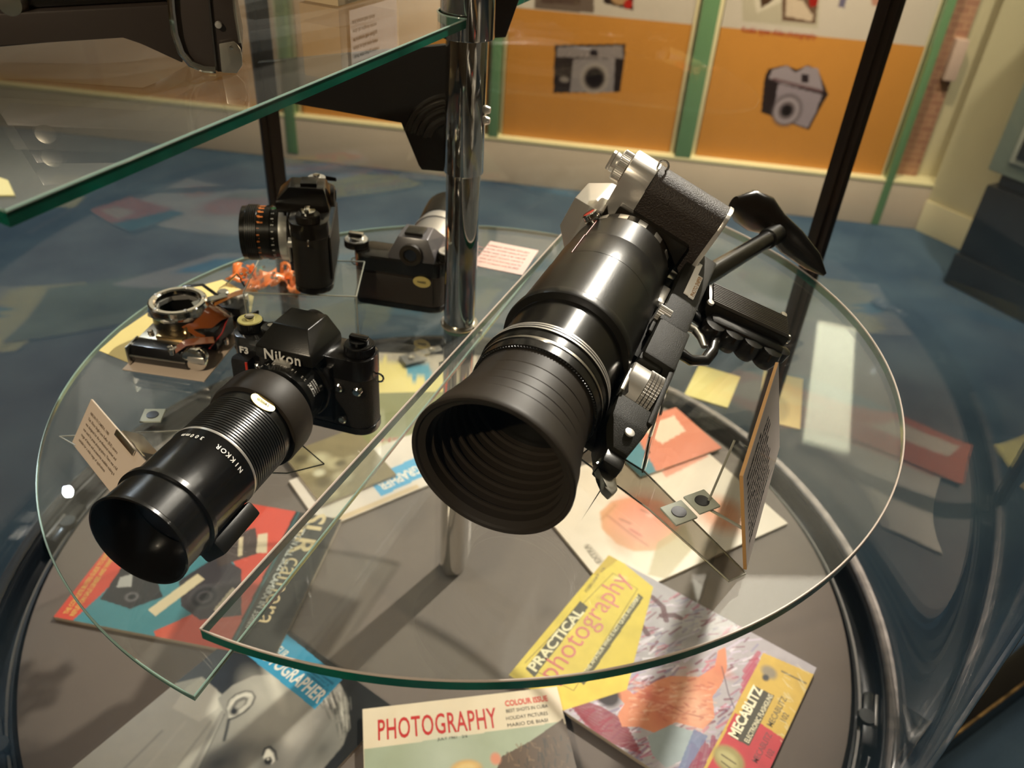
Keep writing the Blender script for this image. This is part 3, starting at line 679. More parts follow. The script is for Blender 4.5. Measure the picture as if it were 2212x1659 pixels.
# -- black and white portrait magazine with blue banner
def d_ap(a, T, dw, dh):
    P = lambda *p: [T(*q) for q in p]
    k = dw / 230
    E = lambda x, y, rx, ry, c, rot=0, soft=.15, al=1: a.ell(*T(x, y), rx * k, ry * k, c, rot, soft, al)
    LN_ = lambda pts, w_, c, al=1: a.line(P(*pts), w_ * k, c, al)
    a.a[:] = srgb('#1E1914')
    a.poly(P((372, 1478), (437, 1462), (478, 1500), (486, 1560), (430, 1659), (400, 1740), (40, 1740), (110, 1660), (260, 1560)), '#C4B69C')
    a.poly(P((402, 1486), (437, 1462), (470, 1492), (472, 1530), (430, 1560), (372, 1530)), '#D2C6B0')
    for q0, q1, w_, c in (((480, 1540), (395, 1700), 5, '#A0917A'), ((455, 1560), (350, 1700), 3, '#AEA088'), ((400, 1560), (300, 1680), 4, '#C8BCA4'), ((350, 1580), (240, 1690), 3, '#A89A82'), ((486, 1545), (432, 1662), 3.0, '#5C513F')): LN_((q0, q1), w_, c, .8)
    a.poly(P((486, 1545), (470, 1510), (500, 1482), (548, 1460), (600, 1458), (680, 1466), (735, 1476), (754, 1520), (752, 1575), (742, 1610), (700, 1660), (660, 1800), (420, 1800), (432, 1659)), '#A8977A')
    for e in ((560, 1500, 34, 16, '#C8B898', .3, .9, .8), (640, 1520, 34, 20, '#C2B190', .2, .9, .8), (560, 1580, 24, 20, '#B9A888', 0, .9, .8), (640, 1590, 26, 24, '#BDAC8C', 0, .9, .7), (705, 1540, 18, 26, '#8A7A60', 0, .9, .8), (695, 1620, 18, 24, '#76674E', 0, .9, .8), (520, 1640, 22, 26, '#8F7F64', .3, .9, .8), (470, 1650, 14, 26, '#5E523E', .4, .9, .8), (600, 1660, 26, 16, '#8A7A5E', 0, .9, .7), (590, 1472, 30, 6, '#DCD0B8', .45, .9, .8), (545, 1650, 12, 8, '#A89878', 0, .9, .8)): E(*e)
    RN = np.random.default_rng(5)
    for i in range(260):   # swept hair on the right and crown
        t_ = RN.random(); x0 = 640 + 112 * t_ + RN.normal() * 6; y0 = 1474 + 30 * RN.random() + 110 * max(0, t_ - .45) * RN.random() * 1.6
        L_ = 16 + 26 * RN.random(); an = .5 + 1.0 * t_
        LN_(((x0, y0), (x0 + L_ * cos(an) * .8, y0 + L_ * sin(an))), .8, ['#4A3F2E', '#E4D8BE', '#7C6C50', '#2C241A', '#C4B494'][i % 5], .55)
    a.poly(P((756, 1496), (762, 1530), (757, 1580), (748, 1612), (706, 1662), (690, 1800), (900, 1800), (900, 1500)), '#1E1813')
    # ear
    a.poly(P((488, 1534), (494, 1512), (508, 1500), (530, 1492), (545, 1494), (553, 1506), (546, 1524), (530, 1540), (510, 1552), (494, 1558)), '#6E604A')
    a.poly(P((490, 1532), (497, 1513), (511, 1502), (531, 1495), (544, 1497), (549, 1507), (542, 1523), (526, 1538), (507, 1549), (494, 1553)), '#CFC1A4')
    a.poly(P((500, 1528), (508, 1514), (526, 1505), (537, 1509), (532, 1522), (516, 1534), (504, 1540)), '#8E7E64')
    a.poly(P((507, 1530), (515, 1518), (529, 1512), (530, 1519), (518, 1530), (509, 1536)), '#B7A788')
    E(505, 1538, 5, 4, '#3A3022', 0, .6); LN_(((500, 1522), (512, 1508), (532, 1501), (543, 1503)), 1.4, '#EADFC8', .8)
    LN_(((494, 1556), (490, 1576), (484, 1600)), 3.0, '#54472F', .9)
    # eye, brow, nose
    E(584, 1634, 16, 12, '#84745A', .9, .8, .7)
    a.poly(P((572, 1620), (580, 1618), (590, 1628), (594, 1644), (586, 1652), (574, 1650), (569, 1636)), '#E4DAC4'); a.poly(P((573, 1638), (584, 1636), (589, 1644), (584, 1653), (574, 1652), (570, 1645)), '#30261A')
    LN_(((568, 1632), (573, 1618), (583, 1614), (594, 1624), (598, 1642)), 2.2, '#3A2E1E', .9); LN_(((576, 1608), (594, 1612), (606, 1630)), 1.6, '#94846A', .8); E(579, 1641, 1.4, 1.2, '#F4EEE2', 0, .3)
    E(622, 1650, 16, 22, '#8C7C62', .4, .9, .6)
    a.blur(5)
    a.a = np.clip((a.a - .30) * 1.4 + .31, 0.004, .92); g_ = a.a.mean(-1, keepdims=True); a.a = g_ * np.array([1.06, 1.0, .86])
    a.poly(P((585, 1343), (740, 1468), (680, 1533), (520, 1405)), '#3A9CC4')
AP, t_ap, l_ap = sheet('magazine', (566, 1322), (850, 1528), (202, 1659), False, 0, .005, d_ap, 'black and white portrait magazine with a bright blue banner, at the bottom left', bg='#2B251F', dw=340, noise=.06, hh=.285)
t_ap('AMATEUR', (561, 1386), (610, 1424), .0170, M_cyaninkw, bold=.02, sx=.80, space=1.1, shear=0.1)
t_ap('PHOTOGRAPHER', (541, 1402), (686, 1520), .0235, M_cyaninkw, bold=.025, sx=.60, space=1.05)
t_ap('& CINEMATOGRAPHER\nWEDNESDAY JULY 15\nEVERY WEDNESDAY  1/-', (668, 1440), (720, 1482), .0042, mat('navy_ink', '#1A5070', .5), sx=.9, line=1.1)

# -- PHOTOGRAPHY colour issue
def d_ph(a, T, dw, dh):
    P = lambda *p: [T(*q) for q in p]
    a.a[:] = srgb('#E9D8BC')
    a.poly(P((788, 1620), (1215, 1560), (1300, 2000), (790, 2000)), '#AAB39A')
    a.ell(*T(960, 1640), 22, 30, '#C8D0C0', 0, .9, .6)
    a.poly(P((1217, 1553), (1150, 1600), (1085, 1635), (1060, 1700), (1250, 1800), (1260, 1659)), '#5A4028')
    for i in range(90):
        x0, y0 = 1090 + RNG.random() * 140, 1590 + RNG.random() * 110
        if y0 > 1553 + (1217 - x0) * .55: a.line(P((x0, y0), (x0 + 14 * RNG.random() - 4, y0 + 22 * RNG.random())), 1.0, ['#7A5A3C', '#38261A', '#8E6E4E', '#2A1C12'][i % 4], .8)
    a.ell(*T(1008, 1665), 15, 10, '#D8A45C', 0, .2); a.ell(*T(1008, 1659), 11, 5, '#E8C888', 0, .4); a.ell(*T(1072, 1640), 5, 6, '#E09070', 0, .3)
PH, t_ph, l_ph = sheet('magazine', (783, 1532), (1203, 1483), (792, 1655), False, .0118, .004, d_ph, 'cream magazine with big red PHOTOGRAPHY title and tree trunk cover, bottom centre', bg='#E9D8BC', dw=200, hh=.285)
M_redink = mat('red_ink', '#C8201C', .4)
t_ph('PHOTOGRAPHY', (817, 1599), (1076, 1571), .0345, M_redink, bold=.012, sx=.62, space=1.08)
t_ph('COLOUR ISSUE', (1092, 1526), (1184, 1514), .0098, mat('orange_red_ink', '#E0402A', .4), bold=.03, sx=.80)
t_ph('BEST SHOTS IN CUBA', (1094, 1540), (1184, 1528), .0060, M_ink, sx=.9); t_ph('HOLIDAY PICTURES', (1094, 1556), (1184, 1544), .0060, M_ink, sx=.9); t_ph('MARIO DE BIASI', (1097, 1571), (1184, 1559), .0060, M_ink, sx=.9)
t_ph('JULY 1961   2/6', (945, 1600), (1010, 1593), .0048, M_ink, sx=.9)

# -- PRACTICAL photography / yellow and red advert
def d_pr(a, T, dw, dh):
    P = lambda *p: [T(*q) for q in p]
    a.a[:] = srgb('#B9B2B8')
    # feathery purple and white ground
    for i in range(900):
        x0, y0 = 1215 + RNG.random() * 430, 1290 + RNG.random() * 420; an = -.9 + RNG.random() * .9; L = 10 + 24 * RNG.random()
        col = ['#D8CCE0', '#C8B8CC', '#8A7E9C', '#A85878', '#F0E6F0', '#9C98B4', '#7C2C48', '#C86C84'][int(RNG.random() * 8)]
        a.line(P((x0, y0), (x0 + L * cos(an), y0 + L * sin(an))), 1.2 + RNG.random() * 2.6, col, .75)
    for (x0, y0, x1, y1) in ((1410, 1290, 1440, 1340), (1350, 1330, 1400, 1370), (1430, 1330, 1470, 1335), (1320, 1360, 1350, 1400), (1370, 1290, 1330, 1330), (1300, 1395, 1340, 1430)):
        a.line(P((x0, y0), ((x0 + x1) / 2 + 8, (y0 + y1) / 2 - 4), (x1, y1)), 9, '#5A2838', .85)
    for k in range(9): a.line(P((1215 + 6 * k, 1500 + 7 * k), (1300, 1530 + 8 * k), (1350 + 4 * k, 1560 + 8 * k)), 5, '#8E1C30', .8)
    for k in range(14): a.line(P((1480 + 8 * k, 1680 + 2 * k), (1500 + 7 * k, 1610 - 3 * k + (k % 3) * 12)), 6, '#98284C', .75)
    for k in range(10): a.line(P((1640 - 3 * k, 1410 + 14 * k), (1610 - 2 * k, 1450 + 15 * k)), 7, '#C04C68', .75)
    # figure on its side: dark hair, bare arms and back
    a.poly(P((1322, 1490), (1340, 1478), (1370, 1500), (1420, 1470), (1450, 1460), (1510, 1462), (1545, 1440), (1552, 1405), (1568, 1398), (1572, 1440), (1560, 1478), (1540, 1505), (1545, 1550), (1520, 1575), (1460, 1560), (1420, 1585), (1380, 1570), (1345, 1570), (1335, 1545), (1350, 1520)), '#E2906A')
    a.ell(*T(1480, 1500), 34, 15, '#F0B898', -.3, .8, .7); a.ell(*T(1430, 1530), 22, 12, '#C8604C', -.4, .8, .7); a.ell(*T(1510, 1540), 24, 12, '#F4C4A4', -.3, .8, .7); a.ell(*T(1400, 1500), 13, 12, '#C85848', 0, .8, .7); a.ell(*T(1560, 1450), 8, 16, '#D87858', 0, .8, .6)
    a.line(P((1440, 1520), (1480, 1540), (1520, 1550)), 2, '#A84838', .6); a.line(P((1560, 1440), (1575, 1500), (1600, 1560)), 1.6, '#5A4450', .8)
    RS_ = np.random.default_rng(3)
    for i in range(150):
        x0, y0 = 1360 + 175 * RS_.random(), 1468 + 90 * RS_.random(); a.line(P((x0, y0), (x0 + 16 * RS_.random() + 4, y0 + 12 * RS_.random() - 7)), 3.0, ['#F4C8AC', '#C8644C', '#E8A080', '#B85040', '#F0B494'][i % 5], .4)
    a.ell(*T(1312, 1500), 18, 21, '#2A1C20', .5, .2)
    a.poly(P((1400, 1590), (1450, 1565), (1500, 1580), (1480, 1640), (1440, 1659), (1410, 1630)), '#A4B2B6'); a.poly(P((1500, 1575), (1530, 1590), (1475, 1680), (1450, 1700)), '#7484AC', .85)
    # yellow masthead
    a.poly(P((1090, 1455), (1315, 1190), (1412, 1268), (1215, 1540)), '#E6CC50')
    a.poly(P((1355, 1490), (1412, 1268), (1218, 1535)), '#E6CC50'); 
    a.poly(P((1310, 1196), (1335, 1210), (1290, 1245), (1280, 1238)), '#B8962C', .6)
    a.ell(*T(1340, 1250), 9, 5, '#F8F0B8', .9, .9, .8); a.ell(*T(1300, 1290), 9, 5, '#B8A040', .9, .9, .5)
    a.line(P((1135, 1432), (1325, 1238)), .8, '#6A5A28'); a.line(P((1160, 1450), (1240, 1492), (1378, 1272), (1325, 1238)), .8, '#6A5A28')
    a.poly(P((1136, 1444), (1254, 1298), (1272, 1312), (1155, 1463)), '#4C4632'); a.poly(P((1250, 1470), (1380, 1282), (1391, 1291), (1262, 1480)), '#56502E')
    # advert at the foot
    Y = P((1650, 1410), (1790, 1470), (1760, 1520), (1700, 1720), (1525, 1720), (1520, 1660)); a.poly(Y, '#DDB850')
    a.poly(P((1588, 1540), (1640, 1560), (1700, 1600), (1690, 1720), (1500, 1720), (1530, 1659)), '#CE3A44')
    a.ell(*T(1662, 1452), 11, 12, '#9A8E78', .4, .3); a.ell(*T(1655, 1464), 6, 5, '#3A3A40', 0, .3); a.line(P((1690, 1450), (1742, 1476)), 2.6, '#6A6244')
    a.poly(P((1632, 1482), (1674, 1503), (1620, 1612), (1577, 1590)), '#4B4736')
    a.ell(*T(1575, 1640), 19, 22, '#A89C60', .2, .15); a.ell(*T(1572, 1640), 11, 14, '#C8BE84', .2, .3); a.line(P((1560, 1630), (1590, 1650)), 2, '#6A6038'); a.line(P((1560, 1645), (1582, 1662)), 2, '#6A6038')
    for k in range(40):
        x0, y0 = 1680 + RNG.random() * 60, 1430 + RNG.random() * 190; a.line(P((x0, y0), (x0 + 12, y0 + 22 * RNG.random())), 1.4, '#F0E4B8', .5)
PR, t_pr, l_pr = sheet('magazine', (1099, 1458), (1315, 1199), (1755, 1462), True, .0053, .006, d_pr, 'worn yellow-banded PRACTICAL photography magazine with a bare-armed figure, bottom right', bg='#B9B2B8', dw=300, m=M_glossprint, noise=.12)
t_pr('PRACTICAL', (1157, 1452), (1262, 1323), .0175, mat('pale_yellow_ink', '#EEE3B4', .4), bold=.03, sx=1.16)
t_pr('photography', (1198, 1474), (1363, 1252), .0395, mat('brick_red_ink', '#C8503C', .4), bold=-.002, sx=.98)
t_pr('FOR THE AMATEUR WHO IS NOT QUITE AN EXPERT', (1256, 1472), (1384, 1290), .0070, mat('pale_yellow_ink', '#EEE3B4', .4), bold=.01, sx=1.0)
t_pr('FEBRUARY  1/6', (1268, 1280), (1308, 1228), .0062, mat('olive_ink', '#6A5C28', .5), sx=.9)
t_pr('MECABLITZ', (1593, 1598), (1648, 1490), .0165, mat('pale_yellow_ink', '#EEE3B4', .4), bold=.03, sx=.80)
t_pr('ELECTRONIC FLASHGUNS', (1617, 1606), (1670, 1504), .0080, mat('pale_yellow_ink', '#EEE3B4', .4), bold=.01, sx=.88)
t_pr('MECABLITZ\n      102', (1668, 1572), (1700, 1510), .0098, mat('olive_ink', '#6A5C28', .5), bold=.005, sx=.95)
t_pr('MECABLITZ\n      102', (1636, 1650), (1668, 1588), .0098, mat('dark_red_ink', '#7A1820', .5), bold=.005, sx=.95)

# -- pale magazine with an orange face
def d_face(a, T, dw, dh):
    P = lambda *p: [T(*q) for q in p]
    a.a[:] = srgb('#E4D3BE')
    a.poly(P((1230, 1030), (1480, 920), (1560, 1000), (1500, 1100), (1340, 1130)), '#E0CDB6')
    a.poly(P((1296, 1105), (1322, 1082), (1370, 1072), (1430, 1082), (1470, 1120), (1462, 1160), (1420, 1188), (1370, 1190), (1330, 1172), (1300, 1140)), '#DA9A68'); a.ell(*T(1380, 1125), 26, 22, '#DE8E62', .4, .5); a.ell(*T(1400, 1110), 24, 22, '#E27858', .4, .7, .8); a.ell(*T(1370, 1140), 14, 16, '#E89878', .4, .8, .8)
    a.ell(*T(1340, 1165), 12, 8, '#C88850', .3, .8, .6); a.line(P((1310, 1110), (1360, 1150), (1400, 1178)), 1.4, '#A8603C'); a.ell(*T(1403, 1110), 4, 3, '#F0A890', 0, .5)
    a.poly(P((1420, 1170), (1480, 1130), (1500, 1180), (1440, 1250), (1400, 1240)), '#A89458', .8)
    a.poly(P((1400, 990), (1500, 950), (1530, 985), (1440, 1030)), '#DE7E5C', .85)
    a.ell(*T(1560, 1110), 22, 22, '#D88A5C', .3, .4)
    for q0, q1, c in (((1340, 1120), (1362, 1130), '#9A5A38'), ((1385, 1100), (1402, 1108), '#9A5A38'), ((1362, 1142), (1384, 1156), '#B04A38'), ((1420, 1096), (1450, 1120), '#B87848'), ((1330, 1090), (1300, 1120), '#C08048')): a.line(P(q0, q1), 2.5, c, .8)
    a.blur(2)
    a.line(P((1270, 1180), (1300, 1215)), 7, '#A09078', .5)
FC, t_fc, l_fc = sheet('magazine', (1330, 1298), (1128, 1052), (1470, 925), True, 0, .005, d_face, 'pale cream magazine with an orange close-up face, seen through the right shelf', bg='#E4D3BE', dw=150, noise=.08)
t_fc('EXTRA', (1300, 1214), (1270, 1176), .012, mat('grey_ink', '#8C806C', .5), bold=.02)
# -- small orange and blue leaflet behind it
def d_or(a, T, dw, dh):
    P = lambda *p: [T(*q) for q in p]
    a.a[:] = srgb('#D87A58'); a.poly([(0, 0), (dw * .4, 0), (dw * .2, dh), (0, dh)], '#3E7C88'); a.poly([(dw * .45, dh * .2), (dw * .9, dh * .15), (dw * .85, dh * .5), (dw * .5, dh * .6)], '#E8CDB0')
sheet('magazine', (1290, 935), (1460, 880), (1510, 985), True, .0056, .003, d_or, 'orange and blue leaflet lying on the pale face magazine, behind the acrylic stand', bg='#D87A58', dw=60)

# -- white magazine with a blue pointed banner, upside down to the viewer
def d_am2(a, T, dw, dh):
    P = lambda *p: [T(*q) for q in p]
    a.a[:] = srgb('#E6D9CB')
    a.poly(P((799, 1046), (811, 1027), (889, 990), (1000, 938), (1040, 975), (920, 1025), (820, 1073)), '#58AEDA')
    a.poly(P((700, 1140), (905, 1052), (898, 1046), (694, 1128)), '#D8BF9C')
A2, t_a2, l_a2 = sheet('magazine', (1075, 985), (697, 1143), (765, 985), False, 0, .005, d_am2, 'white magazine with a pointed blue banner reading upside down, behind the big lens hood', bg='#E6D9CB', dw=130)
t_a2('PHOTOGRAPHER', (965, 975), (812, 1046), .026, M_cyaninkw, bold=.03, sx=.52)
# -- faded sepia flower photograph magazine
def d_fl(a, T, dw, dh):
    P = lambda *p: [T(*q) for q in p]
    a.a[:] = srgb('#8E8060')
    for (x, y, r, c) in ((690, 990, 9, '#D6CBA6'), (720, 1000, 8, '#C8BC96'), (668, 1010, 7, '#B8AA84'), (740, 1030, 8, '#CFC4A0'), (700, 1040, 7, '#6A5E44'), (760, 990, 6, '#A89C78'), (650, 990, 6, '#5C523C'), (715, 1065, 6, '#C4B890'), (690, 1020, 5, '#EDE4C4'), (735, 1000, 5, '#5C523C')): a.ell(*T(x, y), r, r * 1.1, c, 0, .5, .85)
sheet('magazine', (696, 1092), (612, 982), (800, 962), True, .0055, .004, d_fl, 'sepia magazine with a soft flower photograph, left of the blue pointed banner', bg='#8E8060', dw=90, noise=.2)
# -- green magazine with red capitals
def d_gr(a, T, dw, dh):
    P = lambda *p: [T(*q) for q in p]
    a.a[:] = srgb('#8A8A5C'); a.poly(P((800, 956), (1000, 950), (1000, 985), (800, 985)), '#D8CBA8')
    a.poly(P((740, 900), (830, 895), (830, 950), (740, 950)), '#A8A884', .7)
G, t_g, l_g = sheet('magazine', (775, 984), (1000, 984), (760, 850), False, 0, .0045, lambda a, T, w, h: None, 'tmp', bg='#8A8A5C', dw=4) if False else (None, None, None)
o_, t_gr, _ = sheet('magazine', (1010, 845), (780, 850), (775, 978), False, 0, .0045, d_gr, 'olive green magazine with red capitals along its edge, behind the sepia one', bg='#8A8A5C', dw=110)
t_gr('SUNLIGHT', (965, 948), (800, 945), .017, mat('brick_ink', '#B06050', .4), bold=.03, sx=1.2)
# -- yellow and blue jagged poster further back
def d_yb(a, T, dw, dh):
    P = lambda *p: [T(*q) for q in p]
    a.a[:] = srgb('#F0DC8A')
    a.poly(P((750, 690), (1100, 690), (1060, 830), (960, 800), (925, 828), (905, 802), (880, 812), (868, 790), (845, 796), (830, 780), (790, 800), (750, 790)), '#B8AC98')
    a.poly(P((868, 800), (905, 785), (935, 805), (925, 832), (905, 820), (892, 830)), '#5AA0B4')
sheet('poster', (1030, 770), (770, 760), (770, 873), False, 0, .002, d_yb, 'yellow poster with a blue and grey jagged shape, left of the pole foot', 'poster', bg='#F0DC8A', dw=110, group='papers at the back of the turntable')
# -- yellow cards at the right
sheet('card', (1478, 852), (1510, 788), (1605, 800), True, 0, .004, lambda a, T, w, h: None, 'thick yellow card behind the rifle grip, seen through the right shelf', 'card', bg='#E0CE7A', dw=20, group='papers at the back of the turntable', paper=mat('yellow_card', '#D8C86A', .6))
sheet('card', (1636, 905), (1650, 800), (1735, 815), True, 0, .003, lambda a, T, w, h: a.ell(w * .3, h * .5, w * .25, h * .25, '#A8985C', 0, .2), 'yellow-tan card with a round mark, behind the standing text card', 'card', bg='#D8BE78', dw=30, group='papers at the back of the turntable')
# ================================================================== cameras
def slr(name, M, label, o, group='cameras on the glass shelves'):
    """single lens reflex: origin at the lens mount, x = viewer's right when facing the lens, y up, z towards the lens. o: options"""
    W_, H_, T_ = o['w'], o['h'], o['t']; ox, oy = o.get('ox', 0), o.get('oy', -.004)
    root = empty(name, M, label, 'camera', group)
    sk, tp = o['skin'], o['top']; zf = -.004; zb_ = zf - T_; zc_ = (zf + zb_) / 2
    y0 = oy - H_ / 2; y1 = oy + H_ / 2; th = o.get('top_h', .018); bh = o.get('bot_h', .007); r = T_ * .42
    def plan(w, t, rr, n=6, g=0):
        p = []
        for cx, cz, a0 in ((w / 2 - rr, -rr + t / 2, 0), (-w / 2 + rr, -rr + t / 2, pi / 2), (-w / 2 + rr, rr - t / 2, pi), (w / 2 - rr, rr - t / 2, 1.5 * pi)):
            p += [(ox + cx + rr * cos(a0 + pi / 2 * i / n), -(zc_ + cz + rr * sin(a0 + pi / 2 * i / n))) for i in range(n + 1)]
        return p
    UP = AX['y'].copy(); UP = Matrix(((1, 0, 0, 0), (0, 0, 1, 0), (0, -1, 0, 0), (0, 0, 0, 1)))   # local xy-plan -> x, -z ; local z -> y
    mb = MB(); mb.prism(plan(W_, T_, r), y0 + bh, y1 - th, sk, UP, 0, True); mb.build('body', root)
    mb = MB(); mb.prism(plan(W_ + .0012, T_ + .001, r), y0, y0 + bh - .0004, o.get('bot', tp), UP, .0008); mb.build('bottom_plate', root)
    mb = MB(); mb.prism(plan(W_ + .0012, T_ + .001, r), y1 - th + .0004, y1, tp, UP, .0012)
    if o.get('apron', True): mb.box((0, oy + .002, zf + .002), (.066, H_ * .72, .008), o.get('apron_m', tp), .002)
    mb.build('top_plate', root)
    # pentaprism
    ph = o.get('prism_h', .024); pw = o.get('prism_w', .050); mb = MB(); fz = o.get('prism_f', .012)
    yb = y1 - .002
    mb.hull([(-pw / 2, yb, fz), (pw / 2, yb, fz), (-pw / 2 * .96, yb + ph * .42, fz + .001), (pw / 2 * .96, yb + ph * .42, fz + .001), (-pw * .30, yb + ph, fz - .014), (pw * .30, yb + ph, fz - .014),
             (-pw * .32, yb + ph * .96, zb_ + .006), (pw * .32, yb + ph * .96, zb_ + .006), (-pw / 2, yb + ph * .3, zb_ + .001), (pw / 2, yb + ph * .3, zb_ + .001), (-pw / 2, yb, zb_), (pw / 2, yb, zb_)], o.get('prism', tp), .0012)
    if o.get('shoe'): mb.box((0, yb + ph + .0012, zc_ + .002), (.020, .003, .018), M_satin, .0006)
    mb.build('prism_housing', root)
    if o.get('nameplate'):
        s, sz, mm = o['nameplate']; text(s, sz, mm, root, Matrix.Translation((0, yb + ph * .07, fz + .0024)), 'nameplate_lettering', .014, 'CENTER', .90, .0003, 1.12)
    # eyepiece at the back
    mb = MB(); mb.lathe([(0, 0), (.012, 0), (.012, .004), (.0075, .005), (.007, .002), (0, .002)], M_rubber, Matrix.Translation((0, y1 + ph * .30, zb_)) @ Matrix.Rotation(pi, 4, 'X'), 28)
    mb.lathe([(0, .003), (.0065, .003)], M_lensglass, Matrix.Translation((0, y1 + ph * .30, zb_)) @ Matrix.Rotation(pi, 4, 'X'), 24); mb.build('eyepiece', root)
    # dials : viewer's left is the shutter side
    km = o.get('knob', tp); ytop = y1
    def dial(x, rr, h, nm, face, z=None, kn=48):
        mx = Matrix.Translation((ox + x, ytop, zc_ if z is None else z)) @ Matrix.Rotation(-pi / 2, 4, 'X')
        mb = MB(); mb.knurl(rr, .001, h, kn, rr * .04, km, mx); mb.lathe([(rr * .99, h), (rr * .96, h + .0009), (rr * .5, h + .0012), (0, h + .0012)], face, mx, 40); return mb, mx, nm
    s = o.get('flip', 1)
    mb, mx, nm = dial(-s * .052, .0105, .009, 'advance_hub', o.get('hubface', M_satchrome)); mb.cyl((0, 0, 0), (0, 0, 0.001), .001, km) if False else None
    mb.lathe([(0, .010), (.0045, .010), (.0042, .0128), (0, .0124)], M_chrome, mx, 24)
    mb.tube([(ox - s * .052, ytop + .0035, zc_), (ox - s * .063, ytop + .0045, zc_ - .008), (ox - s * .058, ytop + .0045, zc_ - .022)], [.004, .003, .0025], km, 10, .5); mb.build('advance_lever', root)
    mb, mx, nm = dial(-s * .032, .0085, .006, 'shutter_dial', o.get('dialface', M_satin)); mb.lathe([(0, .007), (.003, .007), (.0028, .0086), (0, .0086)], M_chrome, mx, 20); mb.build('shutter_dial', root)
    mb, mx, nm = dial(s * .050, .0125, .008, 'rewind_dial', o.get('dialface', M_satin))
    mb.lathe([(.008, .009), (.0085, .0125), (0, .013)], o.get('crank', M_chrome), mx, 32); mb.box((0, 0, .0145), (.016, .0055, .003), o.get('crank', M_chrome), .0008, mx); mb.build('rewind_dial', root)
    # mount and front controls
    mb = MB(); mb.lathe([(.033, -.004), (.033, .0005), (.031, .0035), (.0235, .0035), (.0235, -.003), (0, -.003)], o.get('mount', M_chrome), I4, 64); mb.build('lens_mount', root)
    for (x, y, rr) in o.get('studs', []):
        mb = MB(); mb.lathe([(0, 0), (rr, 0), (rr, .0035), (rr * .7, .0045), (0, .0045)], M_chrome, Matrix.Translation((x, y, zf)), 20); mb.build('front_button', root)
    if o.get('timer'):
        x = o['timer']; mb = MB(); mb.cyl((x, oy + .008, zf), (x, oy + .008, zf + .005), .006, M_satchrome); mb.tube([(x, oy + .008, zf + .0045), (x + .001, oy - .014, zf + .004)], [.0042, .0032], M_satchrome, 10, .6); mb.build('timer_lever', root)
    for sg in (-1, 1):
        mb = MB(); mb.tube([(ox + sg * (W_ / 2 - .002), y1 - th * .7, zc_ + .006 * cos(a)) if False else (ox + sg * (W_ / 2 + .0025 + .0045 * cos(a)), y1 - th - .001 + .0045 * sin(a) * .9, zc_) for a in np.linspace(0, 2 * pi, 13)[:-1]], .0009, M_chrome, 6, 1, True); mb.build('strap_ring', root)
    if o.get('back'):
        mb = MB(); mb.box((ox, oy - .004, zb_ - .0006), (W_ * .80, H_ - th - bh - .006, .0018), sk, .0008); mb.box((ox, y0 + bh + .003, zb_ - .0014), (W_ * .3, .0015, .001), M_white, .0002) if False else None
        mb.build('film_door', root)
    if o.get('grip'):
        g = o['grip']; mb = MB(); mb.box((g * (W_ / 2 - .014), oy - .006, zf + .004), (.018, H_ * .74, .012), sk, .004); mb.build('hand_grip', root)
    return root, dict(y1=y1, y0=y0, zf=zf, zb=zb_)

# ---------------------------------------------------------------- the black camera with the 300 mm lens (left)
fN = at(299, 1170, .447); mN = at(641, 828, .4375)
bN = (mN - fN); LN = float(np.linalg.norm(bN)); bN /= LN
xN = np.array([1., 0, 0]); xN -= bN * (bN @ xN); xN /= np.linalg.norm(xN)
zN = -bN; yN = np.cross(zN, xN)
MN = basis(mN, xN, yN, zN)
F3, g3 = slr('reflex_camera', MN, 'black reflex camera with red grip stripe and a very long black telephoto lens, at left', dict(
    w=.128, h=.074, t=.032, ox=.000, oy=-.006, skin=M_leather, top=M_black, prism=M_satin, mount=M_satin, prism_h=.027, prism_w=.052, prism_f=.015, nameplate=('Nikon', .0135, M_white), top_h=.020,
    studs=[(.038, .004, .0042), (.055, .004, .0042), (.040, -.028, .0038), (-.038, .006, .0042)], grip=-1, dialface=M_satin, hubface=mat('yellowed_disc', '#C8BC78', .3, metal=.4), crank=M_black))
mb = MB(); mb.box((-.041, -.012, .0085), (.0022, .056, .0012), M_red, .0003); mb.build('red_stripe', F3)
text('F3', .0085, M_white, F3, Matrix.Translation((-.054, g3['y1'] - .014, g3['zf'] + .0012)), 'model_lettering', .03, sx=1.1, ext=.0003)
k_ = LN / .175
def ribbed(r, z0, z1, n, depth, m):
    out = []
    for i in range(n):
        a = z0 + (z1 - z0) * i / n; b = z0 + (z1 - z0) * (i + .55) / n; c = z0 + (z1 - z0) * (i + 1) / n
        out += [(r, a, m), (r, b, m), (r - depth, b + (c - b) * .2, m), (r - depth, c - (c - b) * .2, m)]
    return out
L = lambda z: z * k_
lens = empty('tmp', MN, None, None); bpy.data.objects.remove(lens)
def part(mb, name, parent): return mb.build(name, parent)
mb = MB(); mb.lathe([(.024, .003), (.029, .003), (.029, L(.010)), (.0305, L(.011)), (.0305, L(.026)), (.028, L(.029)), (.028, L(.036)), (.0335, L(.037)), (.0335, L(.060)), (.0345, L(.061)), (.0345, L(.068))], M_anod, seg=96)
mb.lathe(ribbed(.0348, L(.068), L(.104), 16, .0009, M_satin), M_satin, seg=96)
mb.lathe([(.0345, L(.104)), (.0352, L(.1042)), (.0352, L(.1062), M_satchrome), (.0346, L(.107)), (.0346, L(.148)), (.0372, L(.1482)), (.0374, L(.1515)), (.0352, L(.152)), (.0350, L(.172)), (.0362, L(.1732)), (.0364, L(.1752)), (.0350, L(.1756)), (.0345, L(.174)), (.0330, L(.152)), (.0322, L(.145))], M_black, seg=96)
LEN = mb.build('telephoto_lens', F3)
